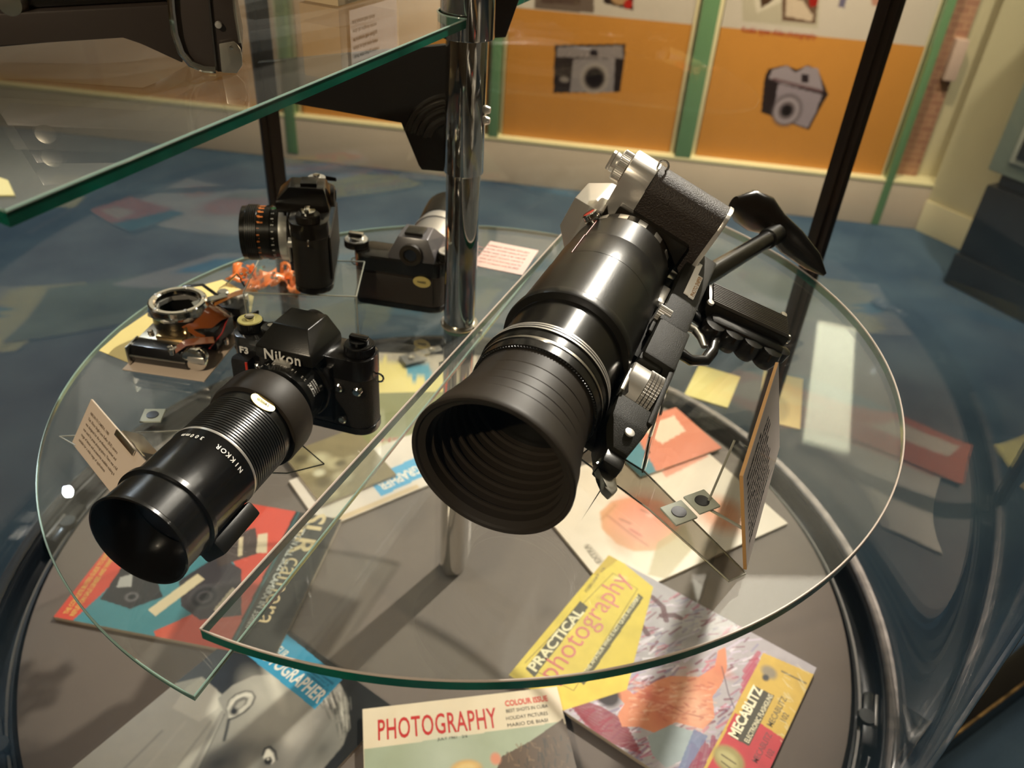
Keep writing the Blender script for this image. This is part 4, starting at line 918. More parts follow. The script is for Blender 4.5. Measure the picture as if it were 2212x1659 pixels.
mb = MB(); mb.lathe([(.0336, L(.036)), (.0378, L(.0365)), (.0385, L(.040)), (.0385, L(.0575)), (.0375, L(.060)), (.0336, L(.0602))], M_rubber, seg=96); mb.build('rubber_ring', LEN)
mb = MB(); mb.lathe([(0, L(.150)), (.012, L(.1492)), (.024, L(.147)), (.0322, L(.144))], M_lensglass, seg=64); mb.build('front_glass', LEN)
mb = MB(); mb.box((0, -.0405, L(.128)), (.022, .013, .046), M_satin, .003, Matrix.Rotation(.72, 4, 'Z')); mb.build('tripod_foot', LEN)
mb = MB(); mb.box((-.002, -.0405, L(.060)), (.018, .010, .02), M_satin, .003); mb.build('rear_foot', LEN)
mb = MB(); mb.lathe([(0, 0), (.0058, 0), (.0058, .0006), (0, .0008)], M_gold, basis((.0335 * sin(.5), .0352 * cos(.5), L(.064)), (0, 0, 1), (-cos(.5), sin(.5), 0), (sin(.5), cos(.5), 0)) @ Matrix.Diagonal((1.0, 1.75, 1, 1)), 36); mb.build('oval_sticker', LEN)
text('PASSED', .0034, M_ink, LEN, basis((.0335 * sin(.5), .0352 * cos(.5), L(.064)), (-cos(.5), sin(.5), 0), (0, 0, -1), (sin(.5), cos(.5), 0)) @ Matrix.Translation((0, -.0012, .0012)), 'sticker_lettering', .03, 'CENTER', .9)
def around(s, size, r, z, a0, da, m, parent, name, flip=False):
    """letters set one by one round a barrel"""
    for i, ch in enumerate(s):
        if ch == ' ': continue
        a = a0 + da * i; n = Vector((sin(a), cos(a), 0)); t = Vector((cos(a), -sin(a), 0))
        x, y = (-t, Vector((0, 0, 1))) if flip else (t, Vector((0, 0, -1)))
        me_parts.append((ch, size, basis(n * (r + .0002) + Vector((0, 0, z)), x, y, n), m))
def flush(parent, name):
    """join the collected letters into one lettering mesh"""
    bm = bmesh.new(); ms = []
    for ch, size, Mx, m in me_parts:
        t = text(ch, size, m, None, Mx, 'c', .02, 'CENTER', .9); me = t.data; bm.from_mesh(me); bpy.data.objects.remove(t); bpy.data.meshes.remove(me)
        if m not in ms: ms.append(m)
    me = bpy.data.meshes.new(name); bm.to_mesh(me); bm.free(); me.materials.append(ms[0]); o = bpy.data.objects.new(name, me); COL.objects.link(o); o.parent = parent; me_parts.clear(); return o
me_parts = []
around('NIKKOR', .0056, .0350, L(.1125), 1.12, -.125, M_white, LEN, 'x', True); around('300mm', .0048, .0350, L(.1125), .12, -.11, M_white, LEN, 'x', True); flush(LEN, 'barrel_lettering')
around('32 22 16 11 8 5.6 4.5', .0036, .0306, L(.018), 1.1, -.105, M_white, LEN, 'x', True); flush(LEN, 'aperture_lettering')
mb = MB(); mb.hull([(-.009, .0280, .016), (.009, .0280, .016), (-.006, .0335, .017), (.006, .0335, .017), (-.009, .028, .022), (.009, .028, .022), (-.005, .0325, .022), (.005, .0325, .022)], M_satchrome, .0008); mb.build('coupling_prong', LEN)
mb = MB(); 
for i in range(7):
    for j in range(4):
        a = .95 + i * .055; mb.box((0, 0, 0), (.0012, .0012, .0008), M_satchrome, 0, basis((.0305 * sin(a), .0305 * cos(a), L(.0125) + j * .0028), (cos(a), -sin(a), 0), (0, 0, 1), (sin(a), cos(a), 0)))
mb.build('grip_studs', LEN)

# ---------------------------------------------------------------- rifle-shaped camera on the right shelf
fS = atd(1062, 1010, .46); mS = atd(1352, 543, .66)
bS = mS - fS; LS = float(np.linalg.norm(bS)); bS /= LS
dS = np.array([1., 0, 0]); dS -= bS * (bS @ dS); dS /= np.linalg.norm(dS)      # grip direction
nS = np.cross(bS, dS); nS = nS if nS[2] > 0 else -nS
ROLL = radians(20); dS, nS = dS * cos(ROLL) - nS * sin(ROLL), nS * cos(ROLL) + dS * sin(ROLL)   # the outfit leans over on its side
MS = basis(mS, np.cross(-dS, -bS), -dS, -bS)   # camera frame at its mount: y up = away from the grip, z forward
SN, gS = slr('rifle_camera', MS, 'rifle-shaped camera: huge black telephoto lens, chrome-topped body, pistol grip and shoulder rest', dict(
    w=.132, h=.088, t=.036, oy=-.010, skin=mat('ridged_leatherette', (0.022, 0.015, 0.011), .45, bump=.8, bscale=900), top=M_satchrome, bot=M_satchrome, prism=M_satchrome, top_h=.022, prism_h=.026, prism_w=.050,
    mount=M_chrome, apron_m=M_satin, knob=M_satchrome, crank=M_satchrome, dialface=M_satchrome, prism_f=.010, bot_h=.004))
# lens along +z (towards the hood); distance s is measured from the hood rim
q = lambda s: LS - s
RB = M_rubber
mb = MB(); mb.lathe([(.0300, q(LS)), (.0335, q(LS) + .002), (.0335, q(LS - .010)), (.0375, q(LS - .0105)), (.0380, q(LS - .022)), (.0405, q(LS - .024)), (.0415, q(LS - .055)), (.0418, q(LS - .0552)), (.0422, q(LS - .0560)), (.0424, q(LS - .085)), (.0420, q(LS - .0855)), (.0428, q(LS - .0862)), (.0440, q(.132)), (.0452, q(.1315)), (.0458, q(.1255)), (.0452, q(.1235)), (.0410, q(.122)), (.0408, q(.120))], M_satin, seg=128)
LB = mb.build('telephoto_lens', SN)
mb = MB(); mb.lathe([(.0408, q(.124)), (.0408, q(.092)), (.0425, q(.0915)), (.0425, q(.0895)), (.0415, q(.089)), (.0434, q(.0885), M_satchrome), (.0434, q(.0872), M_satchrome), (.0424, q(.0868)), (.0440, q(.0855), M_satchrome), (.0440, q(.0842), M_satchrome), (.0428, q(.0838)), (.0444, q(.0825), M_satchrome), (.0444, q(.081), M_satchrome), (.0434, q(.0805)), (.0434, q(.074)), (.0425, q(.0735))], M_anod, seg=128); mb.build('front_barrel', LB)
mb = MB(); mb.lathe([(.0425, q(.0738)), (.0432, q(.0735)), (.0432, q(.0715), M_steel), (.0426, q(.071)), (.0425, q(.064)), (.041, q(.0635))], M_black, seg=128); mb.knurl(.0413, q(.0655), q(.0625), 130, .0008, M_satin); mb.build('filter_ring', LB)
# collapsible rubber hood, ridged outside and in
prof = [(.0395, q(.063)), (.0405, q(.0625)), (.0405, q(.050)), (.0398, q(.0493)), (.0415, q(.048)), (.0420, q(.038)), (.0412, q(.0373)), (.0432, q(.036)), (.0440, q(.028)), (.0432, q(.0272)), (.0452, q(.026)), (.0462, q(.018)), (.0454, q(.0172)), (.0476, q(.016)), (.0492, q(.006)), (.0502, q(.002)), (.0505, q(-.0005)), (.0500, q(-.002)), (.0478, q(-.0015)), (.0470, q(.000)), (.0430, q(.002))]
R_ = .0430; s_ = .002
while s_ < .060:
    prof += [(R_, q(s_ + .001)), (R_ - .0002, q(s_ + .0055)), (R_ - .0022, q(s_ + .0062)), (R_ - .0022, q(s_ + .0075))]; R_ -= .0010; s_ += .0080
mb = MB(); mb.lathe(prof, RB, seg=128); mb.build('rubber_hood', LB)
prof = []; R_ = .0345; s_ = .064
while s_ < .095: prof += [(R_, q(s_)), (R_, q(s_ + .0016)), (R_ - .0012, q(s_ + .0018)), (R_ - .0012, q(s_ + .0028))]; R_ -= .0004; s_ += .003
mb = MB(); mb.lathe(prof, M_anod, seg=96); mb.build('inner_baffle', LB)
mb = MB(); mb.lathe([(0, q(.094)), (.015, q(.0945)), (.029, q(.098)), (.036, q(.099))], M_lensglass, seg=64); mb.build('front_glass', LB)
# aperture ring, silver tabs and red button at the rear
mb = MB()
for i in range(9):
    a = -1.25 + i * .42; mb.box((0, 0, 0), (.0075, .0075, .0016), M_satchrome, .0004, basis((.0378 * cos(a), .0378 * sin(a), q(LS - .0165)), (-sin(a), cos(a), 0), (0, 0, 1), (cos(a), sin(a), 0)))
mb.build('silver_tabs', LB)
def lpos(r, nn, dd, s):   # point on the barrel: nn towards the room's up, dd towards the grip (unit mix)
    v = np.array([nn, dd]); v = v / np.linalg.norm(v); X_ = float(np.dot(nS, np.cross(-dS, -bS))); return Vector((v[0] * r * X_, -v[1] * r, q(s)))
p = lpos(.0405, .55, -.85, LS - .024); n_ = Vector((p.x, p.y, 0)).normalized()
mb = MB(); mb.lathe([(0, 0), (.0062, 0), (.0066, .002), (.0066, .0028), (.0060, .0034), (.0066, .004), (.0064, .0068), (.0048, .0076)], M_chrome, frame_z(p, n_, (0, 0, 1)), 28); mb.lathe([(.0048, .0074), (0, .0076)], M_red, frame_z(p, n_, (0, 0, 1)), 24); mb.build('release_button', LB)
a_ = lpos(.0424, .62, -.75, .15); mb = MB()
for (s0, s1, rr0, rr1) in ((LS - .026, LS - .055, .0410, .0417), (LS - .056, LS - .085, .0424, .0426)):
    p0, p1 = lpos(rr0, .62, -.75, s0), lpos(rr1, .62, -.75, s1); nn = Vector((p0.x, p0.y, 0)).normalized(); mb.tube([p0 + nn * .0001, p1 + nn * .0001], .00035, mat('red_line', '#B05038', .4), 6)
mb.build('index_line', LB)
# chassis that runs beside the lens, built in (s, d, n) : s from hood rim backwards, d to the grip side, n up
X_ = 1.0 if float(np.dot(nS, np.cross(-dS, -bS))) > 0 else -1.0
MC = MS @ Matrix(((0, 0, X_, 0), (0, -1, 0, 0), (-1, 0, 0, LS), (0, 0, 0, 1)))   # (s,d,n) -> camera frame
ML = MS.inverted() @ MC
M_chas = M_wrinkle
mb = MB()
mb.box((.246, .0572, .004), (.112, .0235, .031), M_chas, .0025, ML)
mb.box((.170, .0590, .002), (.048, .025, .034), M_chas, .0025, ML)
mb.box((.122, .0700, .000), (.070, .004, .034), M_chas, .0015, ML)
mb.box((.1465, .0545, .004), (.008, .018, .022), M_chas, .0015, ML)
mb.hull([(.080, .046, .015), (.080, .0710, .015), (.100, .044, .015), (.100, .0715, .015), (.072, .050, -.02), (.072, .068, -.02), (.102, .044, -.02), (.102, .0715, -.02), (.058, .056, .010), (.058, .067, .010), (.058, .056, -.018), (.058, .067, -.018)], M_chas, .002, ML)
mb.box((.118, .052, -.016), (.09, .034, .006), M_chas, .002, ML)
mb.lathe([(0, 0), (.0032, 0), (.0032, .0012), (0, .0018)], M_satchrome, ML @ Matrix.Translation((.072, .061, .0140)), 20)
CH = mb.build('chassis', SN)
mb = MB(); mb.lathe([(0, -.012), (.0175, -.012), (.0185, -.011), (.0185, .001), (.0180, .0012), (0, .0012)], M_satchrome, ML @ Matrix.Translation((.1225, .0560, .002)) @ Matrix.Rotation(-pi / 2, 4, 'X'), 64)
for k in range(4): mb.knurl(.0188, .0014 + k * .0026, .0034 + k * .0026, 54, .0008, M_satchrome, ML @ Matrix.Translation((.1225, .0560, .002)) @ Matrix.Rotation(-pi / 2, 4, 'X'))
mb.build('focusing_wheel', CH)
mb = MB(); mb.knurl(.0085, -.004, .006, 30, .0006, M_satchrome, ML @ Matrix.Translation((.201, .0465, .012)) @ Matrix.Rotation(-pi / 2, 4, 'X')); mb.build('lock_wheel', CH)
mb = MB(); mb.box((.162, .0468, .012), (.030, .0012, .016), M_ink, 0, ML); mb.build('wheel_slot', CH) if False else mb.bm.free()
mb = MB(); mb.box((.259, .0558, .0202), (.050, .0046, .0012), M_white, .0003, ML); mb.box((.250, .0602, .0202), (.034, .0046, .0012), M_white, .0003, ML); mb.build('label_plate', CH)
ex, ey = (0, 0, 0), 0
def MT(s, d, n): return ML @ Matrix.Translation((s, d, n)) @ Matrix(((1, 0, 0, 0), (0, 1, 0, 0), (0, 0, 1, 0), (0, 0, 0, 1)))
# lettering reads along +s seen from above, letter tops towards the lens
Mt = ML @ basis((.196, .0615, .0199), (1, 0, 0), (0, -1, 0), (0, 0, 1)) if X_ > 0 else None
Mt = ML @ basis((.197, .0640, .0199), (1, 0, 0), (0, -1, 0), (0, 0, -1)); 
text('PHOTO SNIPER', .0044, mat('amber_print', '#A07028', .4), CH, ML @ basis((.2350, .0618, .0209), (1, 0, 0), (0, -1, 0), (0, 0, 1)), 'label_lettering', .02, sx=1.02)
# bright clamp screws between lens and chassis
mb = MB(); mb.cyl((.284, .034, .002), (.284, .050, .002), .0080, M_satchrome, .0065, 24, .001); mb.box((.228, .0415, .008), (.024, .007, .012), M_satchrome, .002); mb.box((.205, .040, -.002), (.10, .014, .014), M_chas, .002); mb.box((.192, .0445, .0115), (.030, .003, .006), M_chas, .001); mb.box((.112, .0445, .014), (.024, .003, .008), M_steel, .001)
for v in mb.bm.verts: v.co = ML @ v.co
mb.build('clamp', CH)
# fastening clip at the near end
mb = MB(); mb.box((.054, .061, -.002), (.014, .014, .018), M_satin, .003, ML); mb.prism([(.050, .052), (.056, .056), (.052, .066), (.040, .072), (.034, .070), (.036, .064), (.044, .060)], -.008, -.001, M_steel, ML, .0016); mb.build('sling_clip', CH)
# pistol grip: ribbed block leaning back, trigger and guard
g0 = Vector((.259, .068, .0)); gd = Vector((.24, 1, 0)).normalized(); gs = Vector((1, -.24, 0)).normalized()
MG = ML @ basis(g0, gs, gd, (0, 0, 1))
mb = MB(); mb.box((.002, .042, .006), (.027, .074, .020), M_satin, .004, MG); mb.box((-.016, .044, .0), (.016, .066, .022), M_black, .006, MG)
for k in range(4): mb.lathe([(0, -.009), (.0085, -.008), (.010, -.002), (.010, .002), (.0085, .008), (0, .009)], M_black, MG @ Matrix.Translation((-.022, .016 + k * .017, .0)) , 18)
GR = mb.build('pistol_grip', SN)
mb = MB()
for k in range(11): mb.box((-.0092 + k * .00225, .042, .0168), (.0012, .068, .0030), mat('lighter_rib_black', (.055, .05, .043), .3), .0004, MG)  # ribs in a lighter black than the grip block
mb.build('grip_ribs', GR)
for (x, y) in ((-.012, .006), (.017, .074)): mb = MB(); mb.lathe([(0, 0), (.003, 0), (.0026, .0016), (0, .0018)], M_satchrome, MG @ Matrix.Translation((x, y, .016)), 16); mb.build('grip_screw', GR)
mb = MB(); mb.cyl(MG @ Vector((.004, .076, .004)), MG @ Vector((.004, .086, .006)), .0045, M_chrome, .004, 16, .001); mb.lathe([(0, -.006), (.006, -.005), (.006, .005), (0, .006)], M_black, MG @ Matrix.Translation((-.012, .080, 0)), 16); mb.build('butt_knob', GR)
mb = MB(); mb.tube([ML @ Vector(p) for p in ((.247, .070, 0), (.243, .086, 0), (.236, .095, 0), (.218, .096, 0), (.202, .093, 0), (.193, .083, 0), (.194, .068, 0))], [.0045, .0038, .0036, .0036, .0036, .0038, .0045], M_black, 12, 1.3); mb.build('trigger_guard', SN)
mb = MB(); mb.tube([ML @ Vector(p) for p in ((.228, .068, 0), (.230, .077, 0), (.225, .084, 0), (.217, .089, 0))], [.0034, .003, .0026, .002], M_steel, 10, 1.4); mb.build('trigger', SN)
# stock rod and shoulder rest
rA, rB = Vector((.285, .062, .004)), Vector((.436, .113, .006))
mb = MB(); mb.tube([ML @ rA, ML @ (rA.lerp(rB, .5)), ML @ rB], [.0088, .0080, .0078], M_black, 20); mb.cyl(ML @ rA.lerp(rB, .86), ML @ rB, .0095, M_satin, .0095, 24, .0008); RD = mb.build('stock_rod', SN)
mb = MB(); path = [(.428, .062, .012), (.437, .073, .012), (.444, .090, .010), (.446, .108, .008), (.442, .130, .004), (.434, .156, .002), (.428, .172, 0)]
mb.tube([ML @ Vector(p) for p in path], [.008, .0180, .0200, .0135, .0145, .010, .002], M_black, 20, .62); mb.build('shoulder_rest', SN)
# ---------------------------------------------------------------- camera seen from the side, on the acrylic block
UPV = np.array([0, 0, 1.0])
def camframe(mount, fwd):
    f = np.array(fwd, float); f /= np.linalg.norm(f); x = np.cross(UPV, f); x /= np.linalg.norm(x)
    return basis(mount, x, np.cross(f, x), f)
ZB = ZL + .056                                   # top of the acrylic block
rc = [at(541, 736, ZL), at(776, 741, ZL)]
blk = empty('acrylic_block', basis(rc[0], (1, 0, 0), (0, 1, 0), (0, 0, 1)), 'clear acrylic riser block under the side-on camera with an orange-marked lens', 'display block', 'clear acrylic display stands')
bw = float(rc[1][0] - rc[0][0]); bd = .074; t_ = .003
mb = MB()
mb.box((bw / 2, bd / 2, .056 - t_ / 2), (bw, bd, t_), M_acrylic); mb.box((bw / 2, t_ / 2, .0265), (bw, t_, .052), M_acrylic); mb.box((t_ / 2, bd / 2, .0265), (t_, bd - .008, .052), M_acrylic); mb.box((bw - t_ / 2, bd / 2, .0265), (t_, bd - .008, .052), M_acrylic); mb.build('shell', blk)
mb = MB(); e = .0007
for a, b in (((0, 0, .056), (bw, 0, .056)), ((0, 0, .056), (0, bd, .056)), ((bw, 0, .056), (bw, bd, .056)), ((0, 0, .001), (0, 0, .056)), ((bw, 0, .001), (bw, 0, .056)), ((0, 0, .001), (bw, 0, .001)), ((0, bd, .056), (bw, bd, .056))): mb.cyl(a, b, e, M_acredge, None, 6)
mb.build('polished_edges', blk)
mS2 = at(634, 503, ZB + .0425)
C3, g = slr('reflex_camera', camframe(mS2, (-1, -.06, 0)) @ Matrix.Scale(.86, 4), 'black reflex camera seen side-on with a short orange-marked lens, on the clear block', dict(
    w=.124, h=.084, t=.042, oy=-.004, skin=M_leather, top=M_black, prism=M_black, mount=M_satin, shoe=True, prism_h=.026, crank=M_chrome, timer=.034, dialface=M_satin, knob=M_satin, back=True, studs=[]))
mb = MB(); mb.lathe([(.024, .003), (.0305, .003), (.0312, .004, M_satchrome), (.0312, .0125, M_satchrome), (.0300, .013), (.0300, .022), (.0312, .0225), (.0312, .0275), (.0300, .028), (.0300, .037), (.0315, .0375)] + ribbed(.0318, .0375, .050, 6, .0008, M_satin) + [(.0300, .0505), (.0300, .0555), (.0285, .056), (.0275, .054), (.024, .048)], M_anod, seg=80)
L3 = mb.build('standard_lens', C3)
mb = MB(); mb.lathe([(0, .0485), (.015, .0475), (.0242, .0465)], M_lensglass, seg=40); mb.build('front_glass', L3)
for z_, rr, txt, sz, mm, n in ((.0335, .0301, '0.45 0.6 0.8 1 1.5 2 3 5', .0042, mat('orange_ink', '#E8843C', .4), 26), (.0180, .0301, '16 11 8 5.6 4 2.8 2 1.7', .0040, M_white, 24)):
    around(txt, sz, rr, z_, 2.6, -.125, mm, L3, 'x', True); flush(L3, 'scale_lettering')
mb = MB()
for i in range(15):
    a = -2.6 + i * .24; mb.box((0, 0, 0), (.0016, .006, .0005), mat('orange_ink', '#E8843C', .4), 0, basis((.0302 * sin(a), .0302 * cos(a), .0325), (cos(a), -sin(a), 0), (0, 0, 1), (sin(a), cos(a), 0)))
mb.box((0, .0302, .018), (.003, .0005, .008), mat('green_ink', '#3C8C4C', .4)); mb.build('orange_marks', L3)

# ---------------------------------------------------------------- camera seen from behind with the silver zoom
B0 = np.array([-.117, .037, ZL + .0004]); wx = np.array([.975, -.22, 0]); wx /= np.linalg.norm(wx); fw = np.array([.22, .975, 0]); fw /= np.linalg.norm(fw)
mB = B0 + wx * .066 + fw * .038 + UPV * .0335
C4, g = slr('reflex_camera', camframe(mB, fw), 'dark brown-black reflex camera seen from behind, half hidden by the chrome pole', dict(
    w=.100, h=.060, t=.033, ox=.016, oy=-.0025, skin=mat('brown_black_leatherette', (0.024, 0.016, 0.011), .45, bump=.5, bscale=1400), top=M_black, prism=M_satchrome if False else mat('grey_prism', (.16, .15, .16), .3, metal=.4), mount=M_chrome, prism_h=.027, back=True, crank=M_chrome, knob=M_satin, dialface=M_satchrome, flip=1, shoe=True))
mb = MB(); mb.lathe([(.024, .003), (.031, .003), (.031, .010), (.0325, .011, M_chrome), (.0325, .016, M_chrome), (.031, .017), (.031, .024)] + ribbed(.0312, .024, .072, 26, .0006, M_satchrome) + [(.0325, .0725, M_satchrome), (.0325, .078, M_satchrome), (.031, .079, M_satchrome), (.031, .092, M_satchrome), (.0318, .0925), (.0340, .115), (.0352, .140), (.034, .1405), (.032, .12), (.028, .10)], M_anod, seg=72)
L4 = mb.build('silver_zoom_lens', C4)
mb = MB(); mb.lathe([(0, 0), (.0065, 0), (.0065, .0006), (0, .0008)], M_gold, basis((-.012, g['y1'] - .022, g['zb'] - .0018), (-1, 0, 0), (0, 1, 0), (0, 0, -1)) @ Matrix.Diagonal((1.5, 1, 1, 1)), 32); mb.build('oval_sticker', C4)
text('PASSED', .0032, M_ink, C4, basis((-.012, g['y1'] - .0232, g['zb'] - .0027), (-1, 0, 0), (0, 1, 0), (0, 0, -1)), 'sticker_lettering', .03, 'CENTER', .9)
text('MADE IN USSR', .0042, M_white, C4, basis((.056, g['y0'] + .0095, g['zb'] - .0018), (-1, 0, 0), (0, 1, 0), (0, 0, -1)), 'back_lettering', .01, sx=1.1) if False else None

# ---------------------------------------------------------------- stripped camera mechanism on its card
c0, c1, c3 = at(264, 797, ZL + .0015), at(441, 823, ZL + .0015), at(566, 684, ZL + .0015)
e1 = c1 - c0; w1 = float(np.linalg.norm(e1)); e1 /= w1; e2 = np.array([-e1[1], e1[0], 0]); h1 = float((c3 - c1) @ e2)
MSK = basis(c0, e1, e2, (0, 0, 1))
mb = MB(); mb.box((w1 / 2, h1 / 2, -.0007), (w1, h1, .0013), M_card, .0003); tag(mb.build('display_card', mw=MSK), 'cream card lying under the stripped camera mechanism', 'card')
SK = empty('camera_mechanism', MSK, 'stripped camera mechanism with a chrome lens ring and amber film circuits, on a cream card', 'camera', None)
def uv(px, py, z):
    P = at(px, py, ZL + .0015 + z) - c0; return float(P @ e1), float(P @ e2)
M_amber = mat('amber_film', (.30, .075, .012), .18, coat=.8); M_brass = mat('brass_parts', (.55, .40, .20), .3, metal=1)
u0, v0 = uv(283, 779, .004); u1, v1 = uv(408, 790, .004); cw = u1 - u0
mb = MB(); mb.hull([(u0, v0 + .002, .001), (u1, v0 + .002, .001), (u0, v0, .009), (u1, v0, .009), (u0, v0 + .005, .019), (u1, v0 + .005, .019), (u0, v0 + .018, .019), (u1, v0 + .018, .019), (u0, v0 + .018, .001), (u1, v0 + .018, .001)], M_black, .001)
mb.box(((u0 + u1) / 2, v0 - .0004, .0105), (cw, .0012, .0015), M_steel, .0003); CHM = mb.build('film_chamber', SK)
mb = MB(); mb.box((u0 - .0012, v0 + .009, .010), (.0016, .022, .020), M_steel, .0006); mb.build('end_plate', SK)
mb = MB(); mb.box(((u0 + u1) / 2, v0 + .034, .0175), (cw, .030, .003), mat('champagne_plate', (.50, .44, .34), .35, metal=.9), .0008); mb.box(((u0 + u1) / 2, v0 + .030, .010), (cw * .96, .026, .013), M_satin, .001); mb.box((u0 + cw * .55, v0 + .028, .0205), (cw * .5, .014, .003), M_brass, .001); mb.build('frame_plate', SK)
kx, kv = uv(424, 772, .013)
mb = MB(); mk = Matrix.Translation((kx, v0 + .014, .013)) @ Matrix.Rotation(pi / 2, 4, 'X')
mb.lathe([(0, 0), (.0095, 0), (.0095, .006), (.0118, .0062), (.0122, .008), (.0122, .0105), (.0112, .0115), (.008, .012), (.0, .012)], M_chrome, mk, 40); mb.box((.003, .001, .0125), (.016, .0055, .0016), M_satchrome, .0005, mk); mb.build('winding_knob', SK)
ru, rv = uv(384, 652, .040)
mb = MB(); mb.lathe([(.0206, .004), (.0206, .037), (.026, .037), (.026, .004)], M_satin, Matrix.Translation((ru, rv, 0)), 24); mb.lathe([(.0206, .0315), (.0206, .036), (.0285, .036), (.0300, .0345), (.0300, .0325), (.028, .0315)], M_satchrome, Matrix.Translation((ru, rv, 0)), 8); mb.build('mirror_box', SK)
mb = MB(); mb.lathe([(.0205, .030), (.0208, .0412), (.0225, .0425), (.0262, .0425), (.0275, .0415), (.0280, .038), (.0285, .0355), (.0285, .033)], M_chrome, Matrix.Translation((ru, rv, 0)), 72); MR_ = mb.build('lens_ring', SK)
mb = MB(); mb.lathe([(0, .012), (.0204, .014)], M_black, Matrix.Translation((ru, rv, 0)), 40); mb.build('dark_mirror', SK)
for i in range(5):
    a = .5 + i * 1.25; mb = MB(); mb.lathe([(0, 0), (.0016, 0), (.0015, .0009), (0, .0011)], M_satchrome, Matrix.Translation((ru + .0243 * cos(a), rv + .0243 * sin(a), .0425)), 12); mb.build('mount_screw', SK)
def ribbon(path, wv, th, m, name):
    mb = MB(); P = [Vector(p) for p in path]; wv = Vector(wv); vs = []; fs = []
    for p in P: vs += [p - wv / 2, p + wv / 2, p + wv / 2 + Vector((0, 0, th)), p - wv / 2 + Vector((0, 0, th))]
    for i in range(len(P) - 1):
        a = 4 * i
        for j in range(4): fs.append((a + j, a + (j + 1) % 4, a + 4 + (j + 1) % 4, a + 4 + j))
    fs += [(0, 1, 2, 3), (len(vs) - 4, len(vs) - 3, len(vs) - 2, len(vs) - 1)]
    mb.geo(vs, fs, m, False); return mb.build(name, SK, 60)
a1u, a1v = uv(450, 700, .02)
ribbon([(a1u - .008, a1v - .022, .022), (a1u - .002, a1v - .012, .030), (a1u + .004, a1v, .034), (a1u + .006, a1v + .014, .030), (a1u + .004, a1v + .026, .024)], (.024, -.004, -.012), .0006, M_amber, 'amber_circuit_film')
ribbon([(u1 - .010, v0 + .004, .0205), (u1 - .004, v0 + .014, .0235), (u1 + .008, v0 + .020, .024), (u1 + .016, v0 + .030, .020)], (.006, -.010, 0), .0006, M_amber, 'amber_circuit_film')
ribbon([(a1u - .002, a1v + .016, .032), (a1u + .012, a1v + .034, .036), (a1u + .022, a1v + .046, .036), (a1u + .032, a1v + .050, .034)], (-.004, .008, 0), .0006, mat('orange_film', (.55, .20, .04), .25, coat=.6), 'orange_circuit_film')
ribbon([(a1u - .016, a1v + .006, .036), (a1u - .004, a1v + .020, .0365), (a1u + .006, a1v + .032, .036)], (-.006, .006, 0), .0012, mat('pale_strip', (.42, .42, .34), .4), 'pale_plastic_strip')
mb = MB(); mb.box((a1u - .004, a1v - .010, .0262), (.010, .006, .0015), mat('green_pad', (.03, .28, .15), .4), .0004, ); mb.build('green_chip', SK)
mb = MB(); mb.cyl((a1u - .020, a1v - .016, .012), (a1u - .008, a1v - .020, .022), .0065, M_brass, None, 20, .001); mb.box((a1u + .002, a1v, .014), (.030, .040, .022), M_satin, .003); mb.build('gear_housing', SK)
mb = MB(); fu, fv = uv(520, 640, .016)
mb.cyl((fu, fv, .004), (fu, fv, .020), .008, M_satchrome, None, 20, .001); mb.cyl((fu - .014, fv - .010, .004), (fu - .014, fv - .010, .026), .006, M_steel, None, 18, .001); mb.box((fu - .006, fv - .016, .009), (.034, .022, .016), M_satin, .002); mb.build('transport_gears', SK)
mb = MB(); mb.tube([(fu - .020, fv + .010, .022), (fu - .008, fv + .014, .034), (fu - .002, fv + .006, .036), (fu + .004, fv + .004, .026)], .0009, M_chrome, 6); mb.tube([(ru - .010, rv + .030, .040), (ru + .010, rv + .033, .043), (ru + .030, rv + .026, .036)], .0022, M_black, 8, .5); mb.tube([(a1u + .014, a1v - .03, .012), (a1u + .020, a1v - .012, .020), (a1u + .016, a1v + .012, .024)], .0008, mat('red_wire', (.5, .04, .03), .4), 6); mb.build('wires', SK)
for i, (px, py, z) in enumerate(((325, 717, .021), (367, 751, .021), (371, 757, .020), (379, 753, .020), (378, 764, .014), (410, 743, .018), (487, 735, .012))):
    su, sv = uv(px, py, z); mb = MB(); mb.lathe([(0, -.004), (.0028, -.004), (.0028, .0008), (.0020, .0016), (0, .0018)], M_chrome, Matrix.Translation((su, sv, z)), 14); mb.build('chassis_screw', SK)

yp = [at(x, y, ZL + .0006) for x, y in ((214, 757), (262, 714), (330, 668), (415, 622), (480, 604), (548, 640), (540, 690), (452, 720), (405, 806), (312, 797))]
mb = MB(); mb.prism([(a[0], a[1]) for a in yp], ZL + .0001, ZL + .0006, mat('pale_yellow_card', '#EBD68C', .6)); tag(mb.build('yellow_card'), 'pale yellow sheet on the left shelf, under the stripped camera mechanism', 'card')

# orange flexible circuit seen behind the clear block
pf = at(598, 607, ZL); FX = empty('flexible_circuit', basis(pf, (1, 0, 0), (0, 1, 0), (0, 0, 1)), 'crumpled orange flexible circuit with solder dots and a green tab, behind the clear block', 'circuit')
mb = MB(); vs = []; fs = []; nx, ny = 26, 12
for j in range(ny + 1):
    for i in range(nx + 1):
        x = -.052 + .104 * i / nx; y = -.022 + .044 * j / ny + .010 * sin(i * .55); edge = .004 * sin(i * 1.7 + j)
        vs.append((x, y + edge * (j in (0, ny)), .004 + .0035 * sin(i * .9 + j * .7) + .003 * sin(j * 1.3)))
for j in range(ny):
    for i in range(nx):
        if (i * 7 + j * 5) % 11 == 0 or (j > 8 and i % 5 == 2) or (j < 2 and i % 6 == 4): continue
        k = j * (nx + 1) + i; fs.append((k, k + 1, k + nx + 2, k + nx + 1))
mb.geo(vs, fs, mat('orange_polyimide', (.85, .24, .06), .3, coat=.5), True); fo = mb.build('film', FX)
